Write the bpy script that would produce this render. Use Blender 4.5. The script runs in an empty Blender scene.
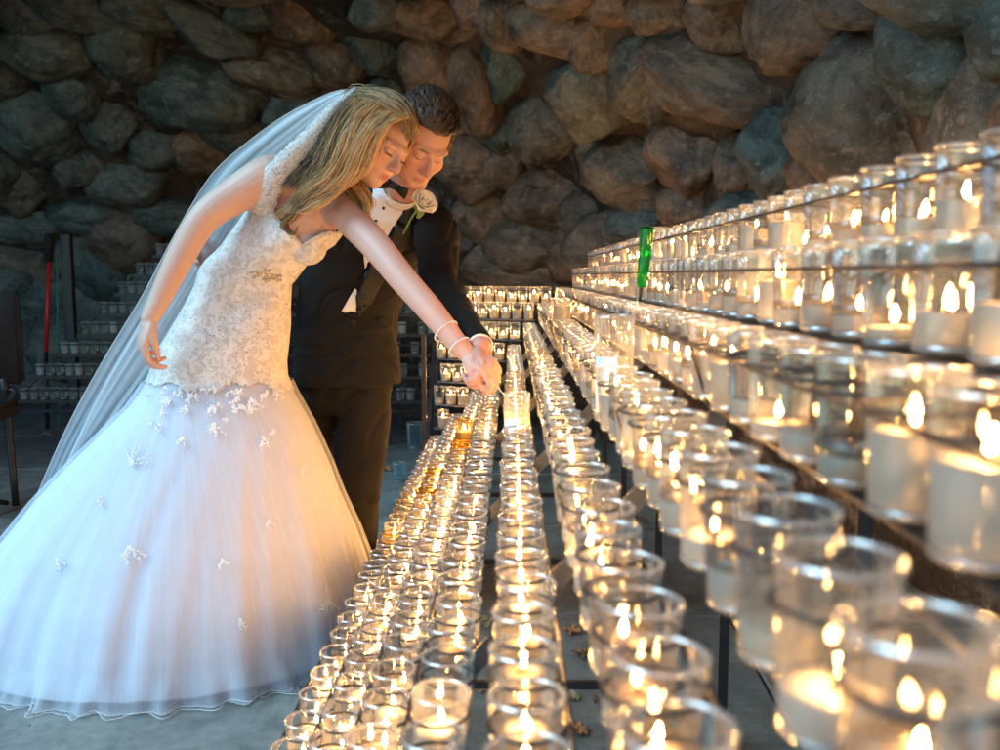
import bpy, bmesh, math, random
import numpy as np
from mathutils import Vector, Matrix, Quaternion, Euler, noise
from mathutils.bvhtree import BVHTree
random.seed(7); RNG = np.random.default_rng(7)
sc = bpy.context.scene
COL = sc.collection
HC = 1.08                      # camera height
PITCH, YAW, F = 0.110, 0.012, 900.0

# ------------------------------------------------------------------ camera
cd = bpy.data.cameras.new('camera'); cam = bpy.data.objects.new('camera', cd); COL.objects.link(cam)
cam.location = (0, 0, HC); cam.rotation_euler = (math.pi/2 - PITCH, 0, YAW)
cd.sensor_width = 36; cd.lens = 32.4; cd.clip_start = 0.02; cd.clip_end = 200
cd.dof.use_dof = True; cd.dof.focus_distance = 2.7; cd.dof.aperture_fstop = 4.0; cd.dof.aperture_blades = 7
sc.camera = cam
# ------------------------------------------------------------------ light
SUN_EL, SUN_AZ = math.radians(46), math.radians(247)     # azimuth measured clockwise from +Y: behind the camera, to the left
w = bpy.data.worlds.new('World'); sc.world = w; w.use_nodes = True
nt = w.node_tree; bg = nt.nodes['Background']
sky = nt.nodes.new('ShaderNodeTexSky'); sky.sky_type = 'NISHITA'; sky.sun_disc = False
sky.sun_elevation = SUN_EL; sky.sun_rotation = SUN_AZ; sky.air_density = 1.0; sky.dust_density = 0.3; sky.ozone_density = 2.0
tint = nt.nodes.new('ShaderNodeMix'); tint.data_type = 'RGBA'; tint.blend_type = 'MULTIPLY'; tint.inputs[0].default_value = 1; tint.inputs[7].default_value = (.78, 1.06, 1.12, 1)
nt.links.new(sky.outputs[0], tint.inputs[6]); nt.links.new(tint.outputs[2], bg.inputs[0]); bg.inputs[1].default_value = 0.15
sl = bpy.data.lights.new('sun', 'SUN'); so = bpy.data.objects.new('sun', sl); COL.objects.link(so)
sl.energy = 2.3; sl.angle = math.radians(35); sl.color = (0.45, 0.80, 1.0)
sd = Vector((math.sin(SUN_AZ)*math.cos(SUN_EL), math.cos(SUN_AZ)*math.cos(SUN_EL), math.sin(SUN_EL)))
so.rotation_euler = sd.to_track_quat('Z', 'Y').to_euler()
sc.view_settings.view_transform = 'Standard'; sc.view_settings.look = 'None'
sc.view_settings.exposure = 0.72; sc.view_settings.gamma = 1.0
cy = sc.cycles
cy.use_adaptive_sampling = True; cy.adaptive_threshold = 0.018
cy.max_bounces = 10; cy.transparent_max_bounces = 72; cy.transmission_bounces = 8; cy.diffuse_bounces = 4; cy.glossy_bounces = 4
cy.use_denoising = True; cy.sample_clamp_indirect = 6; cy.caustics_refractive = False; cy.caustics_reflective = False
cy.use_light_tree = True
FLAME_S = 470.0

# ------------------------------------------------------------------ geometry of the view
cP, sP, cY, sY = math.cos(PITCH), math.sin(PITCH), math.cos(YAW), math.sin(YAW)
def ray(px, py):
    x = (px-500)/F; up = (375-py)/F
    y = cP + sP*up; z = -sP + cP*up
    return Vector((cY*x - sY*y, sY*x + cY*y, z))
def U(px, py, Y):
    r = ray(px, py); return Vector((0, 0, HC)) + r*(Y/r.y)
def on_floor(px, py, z=0.0):
    r = ray(px, py); return Vector((0, 0, HC)) + r*((z-HC)/r.z)
def PR(p):
    x = cY*p[0] + sY*p[1]; y = -sY*p[0] + cY*p[1]; z = p[2]-HC
    d = cP*y - sP*z; up = sP*y + cP*z
    return 500+F*x/d, 375-F*up/d, d

# ------------------------------------------------------------------ helpers
def link(o, parent=None):
    COL.objects.link(o)
    if parent is not None: o.parent = parent
    return o
def tag(o, label=None, cat=None, group=None, kind=None):
    if label: o['label'] = label
    if cat: o['category'] = cat
    if group: o['group'] = group
    if kind: o['kind'] = kind
    return o
def empty(name, loc=(0,0,0), rz=0):
    o = bpy.data.objects.new(name, None); o.location = loc; o.rotation_euler = (0,0,rz); o.empty_display_size = .05
    return link(o)
def mesh_obj(name, me, parent=None, loc=None):
    o = bpy.data.objects.new(name, me)
    if loc is not None: o.location = loc
    return link(o, parent)
def from_bm(name, bm, mats, parent=None, smooth=True, loc=None):
    me = bpy.data.meshes.new(name); bm.to_mesh(me); bm.free()
    for m in (mats if isinstance(mats, (list, tuple)) else [mats]): me.materials.append(m)
    if smooth:
        me.polygons.foreach_set('use_smooth', [True]*len(me.polygons))
    return mesh_obj(name, me, parent, loc)
def pydata(name, vs, fs, mats, smooth=True):
    me = bpy.data.meshes.new(name); me.from_pydata([tuple(v) for v in vs], [], fs); me.update()
    for m in (mats if isinstance(mats, (list, tuple)) else [mats]): me.materials.append(m)
    if smooth: me.polygons.foreach_set('use_smooth', [True]*len(me.polygons))
    return me
def centre_child(o, parent):
    """part built in world coordinates: put it under an Empty that stands elsewhere"""
    o.parent = parent; o.matrix_parent_inverse = Matrix.Translation(parent.location).inverted() if parent.rotation_euler.z == 0 else (Matrix.Translation(parent.location) @ Matrix.Rotation(parent.rotation_euler.z, 4, 'Z')).inverted()
    return o
def bm_box(bm, c, s, rot=None, mi=0):
    """box of size s centred on c"""
    M = Matrix.Translation(c) @ (rot.to_4x4() if rot is not None else Matrix.Identity(4)) @ Matrix.Diagonal((s[0], s[1], s[2], 1))
    r = bmesh.ops.create_cube(bm, size=1, matrix=M)
    for f in {f for v in r['verts'] for f in v.link_faces}: f.material_index = mi
def bm_bar(bm, a, b, wd, th, up=Vector((0,0,1)), mi=0):
    a, b = Vector(a), Vector(b); d = (b-a); L = d.length; d.normalize()
    s = d.cross(up)
    if s.length < 1e-4: s = Vector((1,0,0))
    s.normalize(); u = s.cross(d)
    R = Matrix((s, d, u)).transposed()
    bm_box(bm, (a+b)/2, (wd, L, th), R, mi)
def catmull(pts, n):
    P = [Vector(p) for p in pts]
    P = [P[0]*2-P[1]] + P + [P[-1]*2-P[-2]]
    out = []
    for i in range(1, len(P)-2):
        for j in range(n):
            t = j/n; a, b, c, d = P[i-1], P[i], P[i+1], P[i+2]
            out.append(0.5*((2*b)+(-a+c)*t+(2*a-5*b+4*c-d)*t*t+(-a+3*b-3*c+d)*t**3))
    out.append(P[-2].copy()); return out
def bm_tube(bm, pts, rad, seg=8, n=1, caps=True, mi=0, flat=1.0):
    """round tube along pts (smoothed when n>1); rad a number or one per point"""
    k = len(pts)
    if not hasattr(rad, '__len__'): rad = [rad]*k
    if n > 1:
        q = catmull([tuple(p)+(0,) if False else p for p in pts], n)
        rr = [rad[min(i//n, k-1)]*(1-(i % n)/n) + rad[min(i//n+1, k-1)]*((i % n)/n) for i in range(len(q))]
        pts, rad = q, rr
    pts = [Vector(p) for p in pts]
    t0 = (pts[1]-pts[0]).normalized()
    s = t0.cross(Vector((0,0,1)))
    if s.length < .1: s = t0.cross(Vector((0,1,0)))
    s.normalize(); rings = []
    for i, p in enumerate(pts):
        t = (pts[min(i+1, len(pts)-1)]-pts[max(i-1, 0)])
        if t.length < 1e-9: t = t0
        t = t.normalized(); s = (s - t*s.dot(t))
        if s.length < 1e-6: s = t.orthogonal()
        s.normalize(); u = t.cross(s)
        rings.append([bm.verts.new(p + (s*math.cos(a) + u*math.sin(a)*flat)*rad[i]) for a in [2*math.pi*j/seg for j in range(seg)]])
    for A, B in zip(rings, rings[1:]):
        for j in range(seg):
            f = bm.faces.new((A[j], A[(j+1) % seg], B[(j+1) % seg], B[j])); f.material_index = mi
    if caps and seg > 2:
        bm.faces.new(rings[0][::-1]).material_index = mi; bm.faces.new(rings[-1]).material_index = mi
def bm_lathe(bm, prof, seg=24, mi=0, M=Matrix.Identity(4)):
    """prof: (r, z) list; r=0 ends close"""
    rings = []
    for r, z in prof:
        if r < 1e-6: rings.append([bm.verts.new(M @ Vector((0,0,z)))])
        else: rings.append([bm.verts.new(M @ Vector((r*math.cos(2*math.pi*j/seg), r*math.sin(2*math.pi*j/seg), z))) for j in range(seg)])
    for A, B in zip(rings, rings[1:]):
        for j in range(seg):
            k = (j+1) % seg
            if len(A) == 1 and len(B) == 1: continue
            vs = (A[0], B[k], B[j]) if len(A) == 1 else ((A[j], A[k], B[0]) if len(B) == 1 else (A[j], A[k], B[k], B[j]))
            bm.faces.new(vs).material_index = mi
def bm_ell(bm, c, r, rot=None, sub=3, mi=0):
    M = Matrix.Translation(c) @ (rot.to_4x4() if rot is not None else Matrix.Identity(4)) @ Matrix.Diagonal((r[0], r[1], r[2], 1))
    q = bmesh.ops.create_icosphere(bm, subdivisions=sub, radius=1, matrix=M)
    for f in {f for v in q['verts'] for f in v.link_faces}: f.material_index = mi
def bm_loft(bm, secs, seg=32, power=2.0, cap=True):
    """secs: (centre, axis_a, axis_b) with axis vectors carrying the radii"""
    rings = []
    for c, A, B in secs:
        rr = []
        for j in range(seg):
            t = 2*math.pi*j/seg; ct, st = math.cos(t), math.sin(t)
            x = math.copysign(abs(ct)**(2/power), ct); y = math.copysign(abs(st)**(2/power), st)
            rr.append(bm.verts.new(c + A*x + B*y))
        rings.append(rr)
    for A, B in zip(rings, rings[1:]):
        for j in range(seg): bm.faces.new((A[j], A[(j+1) % seg], B[(j+1) % seg], B[j]))
    if cap: bm.faces.new(rings[0][::-1]); bm.faces.new(rings[-1])
def remeshed(name, bm, voxel, mats, parent=None, smooth_it=4, smooth_f=.5):
    bmesh.ops.recalc_face_normals(bm, faces=bm.faces)
    me = bpy.data.meshes.new(name+'_base'); bm.to_mesh(me); bm.free()
    tmp = bpy.data.objects.new('tmp', me); COL.objects.link(tmp)
    m = tmp.modifiers.new('r', 'REMESH'); m.mode = 'VOXEL'; m.voxel_size = voxel; m.use_smooth_shade = True
    if smooth_it:
        s = tmp.modifiers.new('s', 'SMOOTH'); s.factor = smooth_f; s.iterations = smooth_it
    dg = bpy.context.evaluated_depsgraph_get(); dg.update()
    out = bpy.data.meshes.new_from_object(tmp.evaluated_get(dg)); out.name = name
    bpy.data.objects.remove(tmp)
    out.materials.clear()
    for mm in (mats if isinstance(mats, (list, tuple)) else [mats]): out.materials.append(mm)
    out.polygons.foreach_set('use_smooth', [True]*len(out.polygons))
    return mesh_obj(name, out, parent)

# ------------------------------------------------------------------ materials
class N:
    def __init__(s, name):
        s.m = bpy.data.materials.new(name); s.m.use_nodes = True; s.t = s.m.node_tree; s.t.nodes.clear()
        s.out = s.t.nodes.new('ShaderNodeOutputMaterial')
    def n(s, ty, ins=None, **kw):
        x = s.t.nodes.new('ShaderNode'+ty)
        for k, v in kw.items(): setattr(x, k, v)
        for k, v in (ins or {}).items():
            if isinstance(v, bpy.types.NodeSocket): s.t.links.new(v, x.inputs[k])
            else: x.inputs[k].default_value = v
        return x
    def ramp(s, fac, stops):
        x = s.n('ValToRGB', {0: fac}); e = x.color_ramp.elements
        while len(e) < len(stops): e.new(.5)
        for q, (p, c) in zip(e, stops):
            q.position = p; q.color = c if len(c) == 4 else (*c, 1)
        return x.outputs[0]
    def mix(s, f, a, b, blend='MIX'):
        x = s.n('Mix', data_type='RGBA', blend_type=blend)
        for i, v in ((0, f), (6, a), (7, b)):
            if isinstance(v, bpy.types.NodeSocket): s.t.links.new(v, x.inputs[i])
            else: x.inputs[i].default_value = v if i == 0 or len(v) == 4 else (*v, 1)
        return x.outputs[2]
    def math(s, op, a, b=0.0):
        return s.n('Math', {0: a, 1: b}, operation=op).outputs[0]
    def noise(s, scale, detail=5, rough=.55, vec=None, dist=0):
        i = {'Scale': scale, 'Detail': detail, 'Roughness': rough, 'Distortion': dist}
        if vec is not None: i['Vector'] = vec
        return s.n('TexNoise', i)
    def surf(s, sh): s.t.links.new(sh, s.out.inputs[0]); return s.m
    def bsdf(s, **kw):
        ins = {k.replace('_', ' '): v for k, v in kw.items()}
        return s.n('BsdfPrincipled', ins).outputs[0]
def c4(*a): return (*a, 1)
def simple(name, col, rough=.5, metal=0, bump=0, bscale=200, **kw):
    q = N(name); ins = dict(Base_Color=c4(*col), Roughness=rough, Metallic=metal)
    nz = q.noise(bscale*.25, 4)
    ins['Base_Color'] = q.mix(nz.outputs[0], c4(*[c*.82 for c in col]), c4(*[min(1, c*1.15) for c in col]))
    if bump:
        b = q.n('Bump', {'Strength': bump, 'Distance': .002, 'Height': q.noise(bscale, 4).outputs[0]}); ins['Normal'] = b.outputs[0]
    ins.update(kw); return q.surf(q.bsdf(**ins))

def rock_material(name='cave rock', mortar=False, cool=False):
    q = N(name)
    tc = q.n('TexCoord'); oi = q.n('ObjectInfo')
    vec = q.n('VectorMath', {0: tc.outputs['Object'], 1: q.n('VectorMath', {0: q.n('CombineXYZ', {0: oi.outputs['Random'], 1: oi.outputs['Random'], 2: oi.outputs['Random']}).outputs[0], 'Scale': 37.0}, operation='SCALE').outputs[0]}, operation='ADD').outputs[0]
    if mortar: vec = tc.outputs['Object']
    big = q.noise(1.6 if not mortar else 1.2, 4, .6, vec, .4).outputs[0]
    mid = q.noise(7, 8, .65, vec, .6).outputs[0]
    fine = q.noise(38, 8, .7, vec).outputs[0]
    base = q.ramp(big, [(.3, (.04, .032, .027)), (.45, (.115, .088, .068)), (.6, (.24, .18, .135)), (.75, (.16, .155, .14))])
    if cool: base = q.ramp(big, [(.3, (.022, .032, .032)), (.45, (.062, .085, .083)), (.6, (.13, .165, .158)), (.75, (.095, .10, .09))])  # same stone with the teal cast of the daylight put into its colour
    hue = q.ramp(oi.outputs['Random'], [(0, (1.1, .84, .68)), (.35, (.74, .92, .92)), (.6, (1.1, .95, .82)), (.8, (.66, .86, .88)), (1, (1.2, .86, .66))]) if not mortar else c4(.30, .27, .25)
    col = q.mix(1.0, base, hue, 'MULTIPLY')
    pale = q.ramp(mid, [(.53, (0, 0, 0)), (.68, (1, 1, 1))])
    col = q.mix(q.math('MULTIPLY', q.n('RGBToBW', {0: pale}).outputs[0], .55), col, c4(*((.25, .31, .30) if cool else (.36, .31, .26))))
    dark = q.ramp(q.noise(4.5, 6, .7, vec, 1.2).outputs[0], [(.4, (1, 1, 1)), (.5, (0, 0, 0))])
    col = q.mix(q.math('MULTIPLY', q.n('RGBToBW', {0: dark}).outputs[0], .45), col, c4(.05, .042, .036))
    vein = q.n('TexNoise', {'Vector': vec, 'Scale': 3.0, 'Detail': 3, 'Distortion': 2.2}).outputs[0]
    v = q.math('ABSOLUTE', q.math('SUBTRACT', vein, .5))
    vm = q.ramp(v, [(.0, (1, 1, 1)), (.012, (0, 0, 0))])
    col = q.mix(q.math('MULTIPLY', q.n('RGBToBW', {0: vm}).outputs[0], .16), col, c4(.4, .38, .35))
    speck = q.ramp(fine, [(.35, (.75, .75, .75)), (.65, (1.25, 1.22, 1.18))])
    col = q.mix(1.0, col, speck, 'MULTIPLY')
    h = q.math('ADD', q.math('MULTIPLY', mid, 1.0), q.math('MULTIPLY', fine, .35))
    vor = q.n('TexVoronoi', {'Vector': vec, 'Scale': 6.0}, feature='DISTANCE_TO_EDGE').outputs[0]
    h = q.math('ADD', h, q.math('MULTIPLY', q.math('MINIMUM', vor, .03), 1.2))
    b = q.n('Bump', {'Strength': .55, 'Distance': .016, 'Height': h})
    return q.surf(q.bsdf(Base_Color=col, Roughness=q.ramp(mid, [(.3, (.34,)*3), (.7, (.66,)*3)]), Normal=b.outputs[0], Specular_IOR_Level=.5))
M_ROCK = rock_material(); M_ROCK_DAYLIT = rock_material('daylight-tinted cave rock', cool=True); M_MORTAR = rock_material('cave mortar', True)

def floor_material():
    q = N('grey slate slabs'); tc = q.n('TexCoord'); geo = q.n('NewGeometry'); oi = q.n('ObjectInfo')
    a = q.noise(1.3, 5, .6, geo.outputs['Position']).outputs[0]; f = q.noise(30, 8, .7, geo.outputs['Position']).outputs[0]
    m = q.noise(6, 6, .7, geo.outputs['Position'], .8).outputs[0]
    col = q.ramp(a, [(.3, (.145, .15, .138)), (.5, (.215, .215, .195)), (.7, (.27, .26, .23))])
    col = q.mix(1.0, col, q.ramp(oi.outputs['Random'], [(0, (.85, .88, .88)), (1, (1.12, 1.1, 1.08))]), 'MULTIPLY')
    col = q.mix(1.0, col, q.ramp(m, [(.3, (.7, .7, .7)), (.7, (1.2, 1.2, 1.2))]), 'MULTIPLY')
    col = q.mix(1.0, col, q.ramp(f, [(.3, (.78, .78, .78)), (.7, (1.2, 1.2, 1.2))]), 'MULTIPLY')
    spots = q.ramp(q.n('TexVoronoi', {'Vector': geo.outputs['Position'], 'Scale': 9.0}).outputs[0], [(.05, (1, 1, 1)), (.09, (0, 0, 0))])
    st = q.ramp(q.noise(2.3, 7, .7, geo.outputs['Position'], 1.6).outputs[0], [(.50, (0, 0, 0)), (.62, (1, 1, 1))])
    col = q.mix(q.math('MULTIPLY', q.n('RGBToBW', {0: st}).outputs[0], .45), col, c4(.085, .08, .068))
    col = q.mix(q.math('MULTIPLY', q.n('RGBToBW', {0: spots}).outputs[0], .4), col, c4(.33, .32, .29))
    b = q.n('Bump', {'Strength': .35, 'Distance': .008, 'Height': q.math('ADD', f, m)})
    return q.surf(q.bsdf(Base_Color=col, Roughness=.62, Normal=b.outputs[0]))
M_FLOOR = floor_material(); M_JOINT = simple('dark slab joint', (.035, .035, .032), .9)

def thin_glass(name, tint=(.985, .965, .925), rough=.03, film=0.0, filmcol=(.8, .8, .78)):
    q = N(name)
    fr = q.n('Fresnel', {'IOR': 1.5}).outputs[0]
    lw = q.n('LayerWeight', {'Blend': .35}).outputs['Facing']
    edge = q.ramp(lw, [(.55, tint), (.97, tuple(t*.72 for t in tint))])
    tr = q.n('BsdfTransparent', {0: edge}).outputs[0]
    gl = q.n('BsdfGlossy', {'Color': c4(1, 1, 1), 'Roughness': rough}).outputs[0]
    s = q.n('MixShader', {0: q.math('MINIMUM', q.math('MULTIPLY', fr, 1.15), .8), 1: tr, 2: gl}).outputs[0]
    # smears of soot and wax on the glass
    nz = q.n('TexNoise', {'Vector': q.n('TexCoord').outputs['Object'], 'Scale': 55.0, 'Detail': 4}).outputs[0]
    sm = q.math('ADD', q.math('MULTIPLY', q.n('RGBToBW', {0: q.ramp(nz, [(.55, (0, 0, 0)), (.8, (1, 1, 1))])}).outputs[0], .07), film)
    oi = q.n('ObjectInfo').outputs['Random']; sm = q.math('MULTIPLY', sm, q.math('ADD', .5, q.math('MULTIPLY', q.math('POWER', oi, 3.0), 3.5)))
    d = q.n('MixShader', {0: .5, 1: q.n('BsdfDiffuse', {0: c4(*filmcol)}).outputs[0], 2: q.n('BsdfTranslucent', {0: c4(*filmcol)}).outputs[0]}).outputs[0]
    return q.surf(q.n('MixShader', {0: sm, 1: s, 2: d}).outputs[0])
def rim_glass(name):
    q = N(name)
    t = q.n('BsdfTransparent', {0: c4(.9, .9, .89)}).outputs[0]; g = q.n('BsdfGlossy', {'Color': c4(1, 1, 1), 'Roughness': .12}).outputs[0]
    d = q.n('MixShader', {0: .5, 1: q.n('BsdfDiffuse', {0: c4(.86, .82, .74)}).outputs[0], 2: q.n('BsdfTranslucent', {0: c4(.86, .82, .74)}).outputs[0]}).outputs[0]
    s = q.n('MixShader', {0: .5, 1: g, 2: d}).outputs[0]
    return q.surf(q.n('MixShader', {0: .50, 1: t, 2: s}).outputs[0])
def thick_glass(name, col=(.95, .97, .96)):
    q = N(name)
    g = q.n('BsdfGlass', {'Color': c4(*col), 'Roughness': .04, 'IOR': 1.48}).outputs[0]
    t = q.n('BsdfTransparent', {0: c4(*[c*.9 for c in col])}).outputs[0]
    return q.surf(q.n('MixShader', {0: .72, 1: g, 2: t}).outputs[0])
M_GLASS = thin_glass('clear votive glass', film=.012); M_RIM = rim_glass('thick glass rim')
M_GLASS_AMB = thin_glass('amber glass', (.97, .86, .55), film=.06, filmcol=(.8, .6, .25)); M_RIM_AMB = thick_glass('amber rim', (.95, .7, .25))
M_GLASS_GRN = thin_glass('green glass', (.03, .52, .10), film=.30, filmcol=(.01, .42, .07)); M_RIM_GRN = thick_glass('green rim', (.2, .8, .3))
M_GLASS_BLU = thin_glass('pale blue glass', (.75, .9, .97), film=.12, filmcol=(.6, .8, .9))
M_GLASS_OLD = thin_glass('dusty unlit glass', (.75, .8, .8), film=.34, filmcol=(.52, .62, .62))
M_GLASS_TALL = thin_glass('tall candle glass', (.95, .94, .91), film=.07, filmcol=(.85, .8, .7))
def wax_material(name, col):
    q = N(name)
    n = q.noise(40, 3).outputs[0]; oi = q.n('ObjectInfo').outputs['Random']
    c = q.mix(n, c4(*[x*.90 for x in col]), c4(*col)); c = q.mix(oi, c, c4(col[0]*.97, col[1]*.92, col[2]*.82))
    d = q.n('BsdfDiffuse', {0: c}).outputs[0]; t = q.n('BsdfTranslucent', {0: c}).outputs[0]
    s = q.n('MixShader', {0: .62, 1: d, 2: t}).outputs[0]
    g = q.n('BsdfGlossy', {0: c4(1, 1, 1), 'Roughness': .3}).outputs[0]
    return q.surf(q.n('MixShader', {0: .04, 1: s, 2: g}).outputs[0])
M_WAX = wax_material('white candle wax', (.95, .94, .91)); M_WAX_AMB = wax_material('amber wax', (.88, .78, .55))
def melt_material():
    q = N('melted wax film')
    t = q.n('BsdfTransparent', {0: c4(.70, .66, .60)}).outputs[0]; d = q.n('BsdfDiffuse', {0: c4(.20, .18, .15)}).outputs[0]
    g = q.n('BsdfGlossy', {0: c4(1, 1, 1), 'Roughness': .08}).outputs[0]
    s = q.n('MixShader', {0: .22, 1: t, 2: d}).outputs[0]
    return q.surf(q.n('MixShader', {0: .06, 1: s, 2: g}).outputs[0])
M_MELT = melt_material()
def flame_material():
    q = N('candle flame'); tc = q.n('TexCoord')
    z = q.n('SeparateXYZ', {0: tc.outputs['Generated']}).outputs[2]
    col = q.ramp(z, [(0, (1, .36, .09)), (.25, (1, .50, .16)), (.7, (1, .56, .2)), (1, (1, .40, .1))])
    return q.surf(q.n('Emission', {'Color': col, 'Strength': FLAME_S}).outputs[0])
M_FLAME = flame_material()
M_WICK = simple('burnt wick', (.02, .018, .015), .9)
def iron_material(name, col, rust):
    q = N(name); n = q.noise(18, 6, .7).outputs[0]; n2 = q.noise(90, 5, .7).outputs[0]
    c = q.mix(q.n('RGBToBW', {0: q.ramp(n, [(.5, (0, 0, 0)), (.68, (1, 1, 1))])}).outputs[0], c4(*col), c4(*rust))
    b = q.n('Bump', {'Strength': .3, 'Distance': .001, 'Height': n2})
    return q.surf(q.bsdf(Base_Color=c, Roughness=.42, Metallic=.35, Normal=b.outputs[0]))
M_IRON = iron_material('black painted iron', (.022, .024, .027), (.07, .04, .025))
M_STEEL = iron_material('grey steel bar', (.09, .095, .1), (.10, .07, .05))

# ================================================================== SETTING: floor
bm = bmesh.new(); bm_box(bm, (0, 1.0, -.06), (26, 26, .1))
floor = from_bm('floor', bm, M_JOINT, smooth=False); tag(floor, kind='structure')
def slab_mesh(sx, sy):
    bm = bmesh.new(); bm_box(bm, (0, 0, -.02), (sx, sy, .04))
    bmesh.ops.bevel(bm, geom=[e for e in bm.edges if all(v.co.z > -.01 for v in e.verts)], offset=.004, segments=1, affect='EDGES')
    me = bpy.data.meshes.new('slab'); bm.to_mesh(me); bm.free(); me.materials.append(M_FLOOR); return me
SL = 1.02; slab_me = slab_mesh(SL-.010, SL-.010)
slab_angle = math.radians(-2.0)
for i in range(-7, 5):
    for j in range(-2, 8):
        p = Matrix.Rotation(slab_angle, 3, 'Z') @ Vector((.60-SL/2 + i*SL, .25 + j*SL, 0))
        o = mesh_obj('slab', slab_me, floor, (p.x, p.y, random.uniform(-.002, .001))); o.rotation_euler.z = slab_angle

# ================================================================== SETTING: cave wall
plan = catmull([(-8.5, 1.2, 0), (-7.2, 4.6, 0), (-5.2, 6.9, 0), (-2.4, 7.5, 0), (-.6, 7.1, 0), (.35, 6.1, 0), (.95, 4.8, 0), (1.32, 3.4, 0), (1.55, 1.9, 0), (1.7, .4, 0), (1.8, -1.2, 0)], 10)
prof = [(-.1, -.1), (0, .45), (.02, .95), (.1, 1.35), (.28, 1.75), (.6, 2.15), (1.05, 2.55), (1.6, 2.85), (2.2, 3.05), (2.9, 3.15), (3.6, 3.2)]
shell_v, shell_f = [], []
nU, nV = len(plan), 56
def prof_at(t):
    x = t*(len(prof)-1); i = min(int(x), len(prof)-2); f = x-i
    return prof[i][0]*(1-f)+prof[i+1][0]*f, prof[i][1]*(1-f)+prof[i+1][1]*f
for i, p in enumerate(plan):
    t = (plan[min(i+1, nU-1)]-plan[max(i-1, 0)]).normalized(); nrm = Vector((t.y, -t.x, 0))
    if nrm.dot(Vector((-1.5, 2, 0))-p) < 0: nrm = -nrm
    fx = i/(nU-1); lean = 1.0 if fx < .45 else max(.80, 1.0-(fx-.45)*.8)  # unseen overhang on the right deepened to keep the sun off the rock
    if fx < .2: lean *= .5+fx*2.5
    for j in range(nV):
        off, z = prof_at(j/(nV-1))
        q = p + nrm*off*lean + Vector((0, 0, z))
        n3 = noise.noise_vector(q*.9)*.22 + noise.noise_vector(q*2.6)*.09
        shell_v.append(q + n3)
for i in range(nU-1):
    for j in range(nV-1):
        a = i*nV+j; shell_f.append((a, a+1, a+nV+1, a+nV))
cave_me = pydata('cave_wall', shell_v, shell_f, M_MORTAR)
cave = mesh_obj('cave_wall', cave_me); tag(cave, kind='structure')
shell_bvh = BVHTree.FromPolygons(shell_v, shell_f)

def boulder_shape(seed, sub=5):
    r = random.Random(seed); bm = bmesh.new(); bmesh.ops.create_icosphere(bm, subdivisions=sub, radius=1)
    planes = []
    for _ in range(r.randint(7, 11)):
        d = Vector((r.gauss(0, 1), r.gauss(0, 1), r.gauss(0, 1))).normalized(); planes.append((d, r.uniform(.70, .95)))
    of = Vector((r.uniform(0, 99),)*3)
    for v in bm.verts:
        d = v.co.normalized(); rad = 1.0
        for pn, h in planes:
            c = d.dot(pn)
            if c > .05:
                k = h/c
                s = .17; rad = min(rad, k) if abs(rad-k) > s else min(rad, k) - (s-abs(rad-k))**2/(4*s)
        x = d*rad
        rad += .09*noise.noise(d*1.3+of) + .05*noise.noise(d*3.2+of) + .014*noise.noise(d*8+of) + .006*noise.noise(d*19+of)
        rad -= .06*max(0, 1-abs(noise.noise(d*2.1+of*1.7))*14)
        v.co = d*rad
    me = bpy.data.meshes.new('boulder'); bm.to_mesh(me); bm.free(); me.materials.append(M_ROCK)
    me.polygons.foreach_set('use_smooth', [True]*len(me.polygons)); return me
SHAPES = [boulder_shape(s) for s in range(12)]
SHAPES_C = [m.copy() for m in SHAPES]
for m in SHAPES_C: m.materials[0] = M_ROCK_DAYLIT
rk = random.Random(5)
def place_boulder(px, py, rx, ry, rot=0, shape=None, depth=.95, sink=.12):
    r = ray(px, py).normalized(); hit, nrm, _, dist = shell_bvh.ray_cast(Vector((0, 0, HC)), r)
    if hit is None: return False
    k = dist*r.y/F*(r.y and 1/r.y)*1.0
    d_ax = PR(hit)[2]; k = d_ax/F
    a, b = rx*k, ry*k; c = (a+b)/2*depth
    if nrm.dot(r) > 0: nrm = -nrm
    pos = hit - nrm*(c*sink)
    fw = -r; rt = Vector((0, 0, 1)).cross(fw).normalized(); up = fw.cross(rt)
    # lean the flat side of the stone towards the wall behind it
    fw2 = (fw*.55 + nrm*.45).normalized(); rt = (rt - fw2*rt.dot(fw2)).normalized(); up = fw2.cross(rt)
    M = Matrix((rt, up, fw2)).transposed() @ Matrix.Rotation(-math.radians(rot), 3, 'Z')
    pool = SHAPES_C if rk.random() < (.92 if px < 250 else .5 if px < 400 else .12 if px < 760 else .45) else SHAPES  # stones with painted-in teal daylight gather mostly at the left
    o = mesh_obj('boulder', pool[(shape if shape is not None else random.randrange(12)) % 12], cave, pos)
    o.rotation_euler = M.to_euler(); o.scale = (a*1.2, b*1.2, c)
    return True
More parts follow.
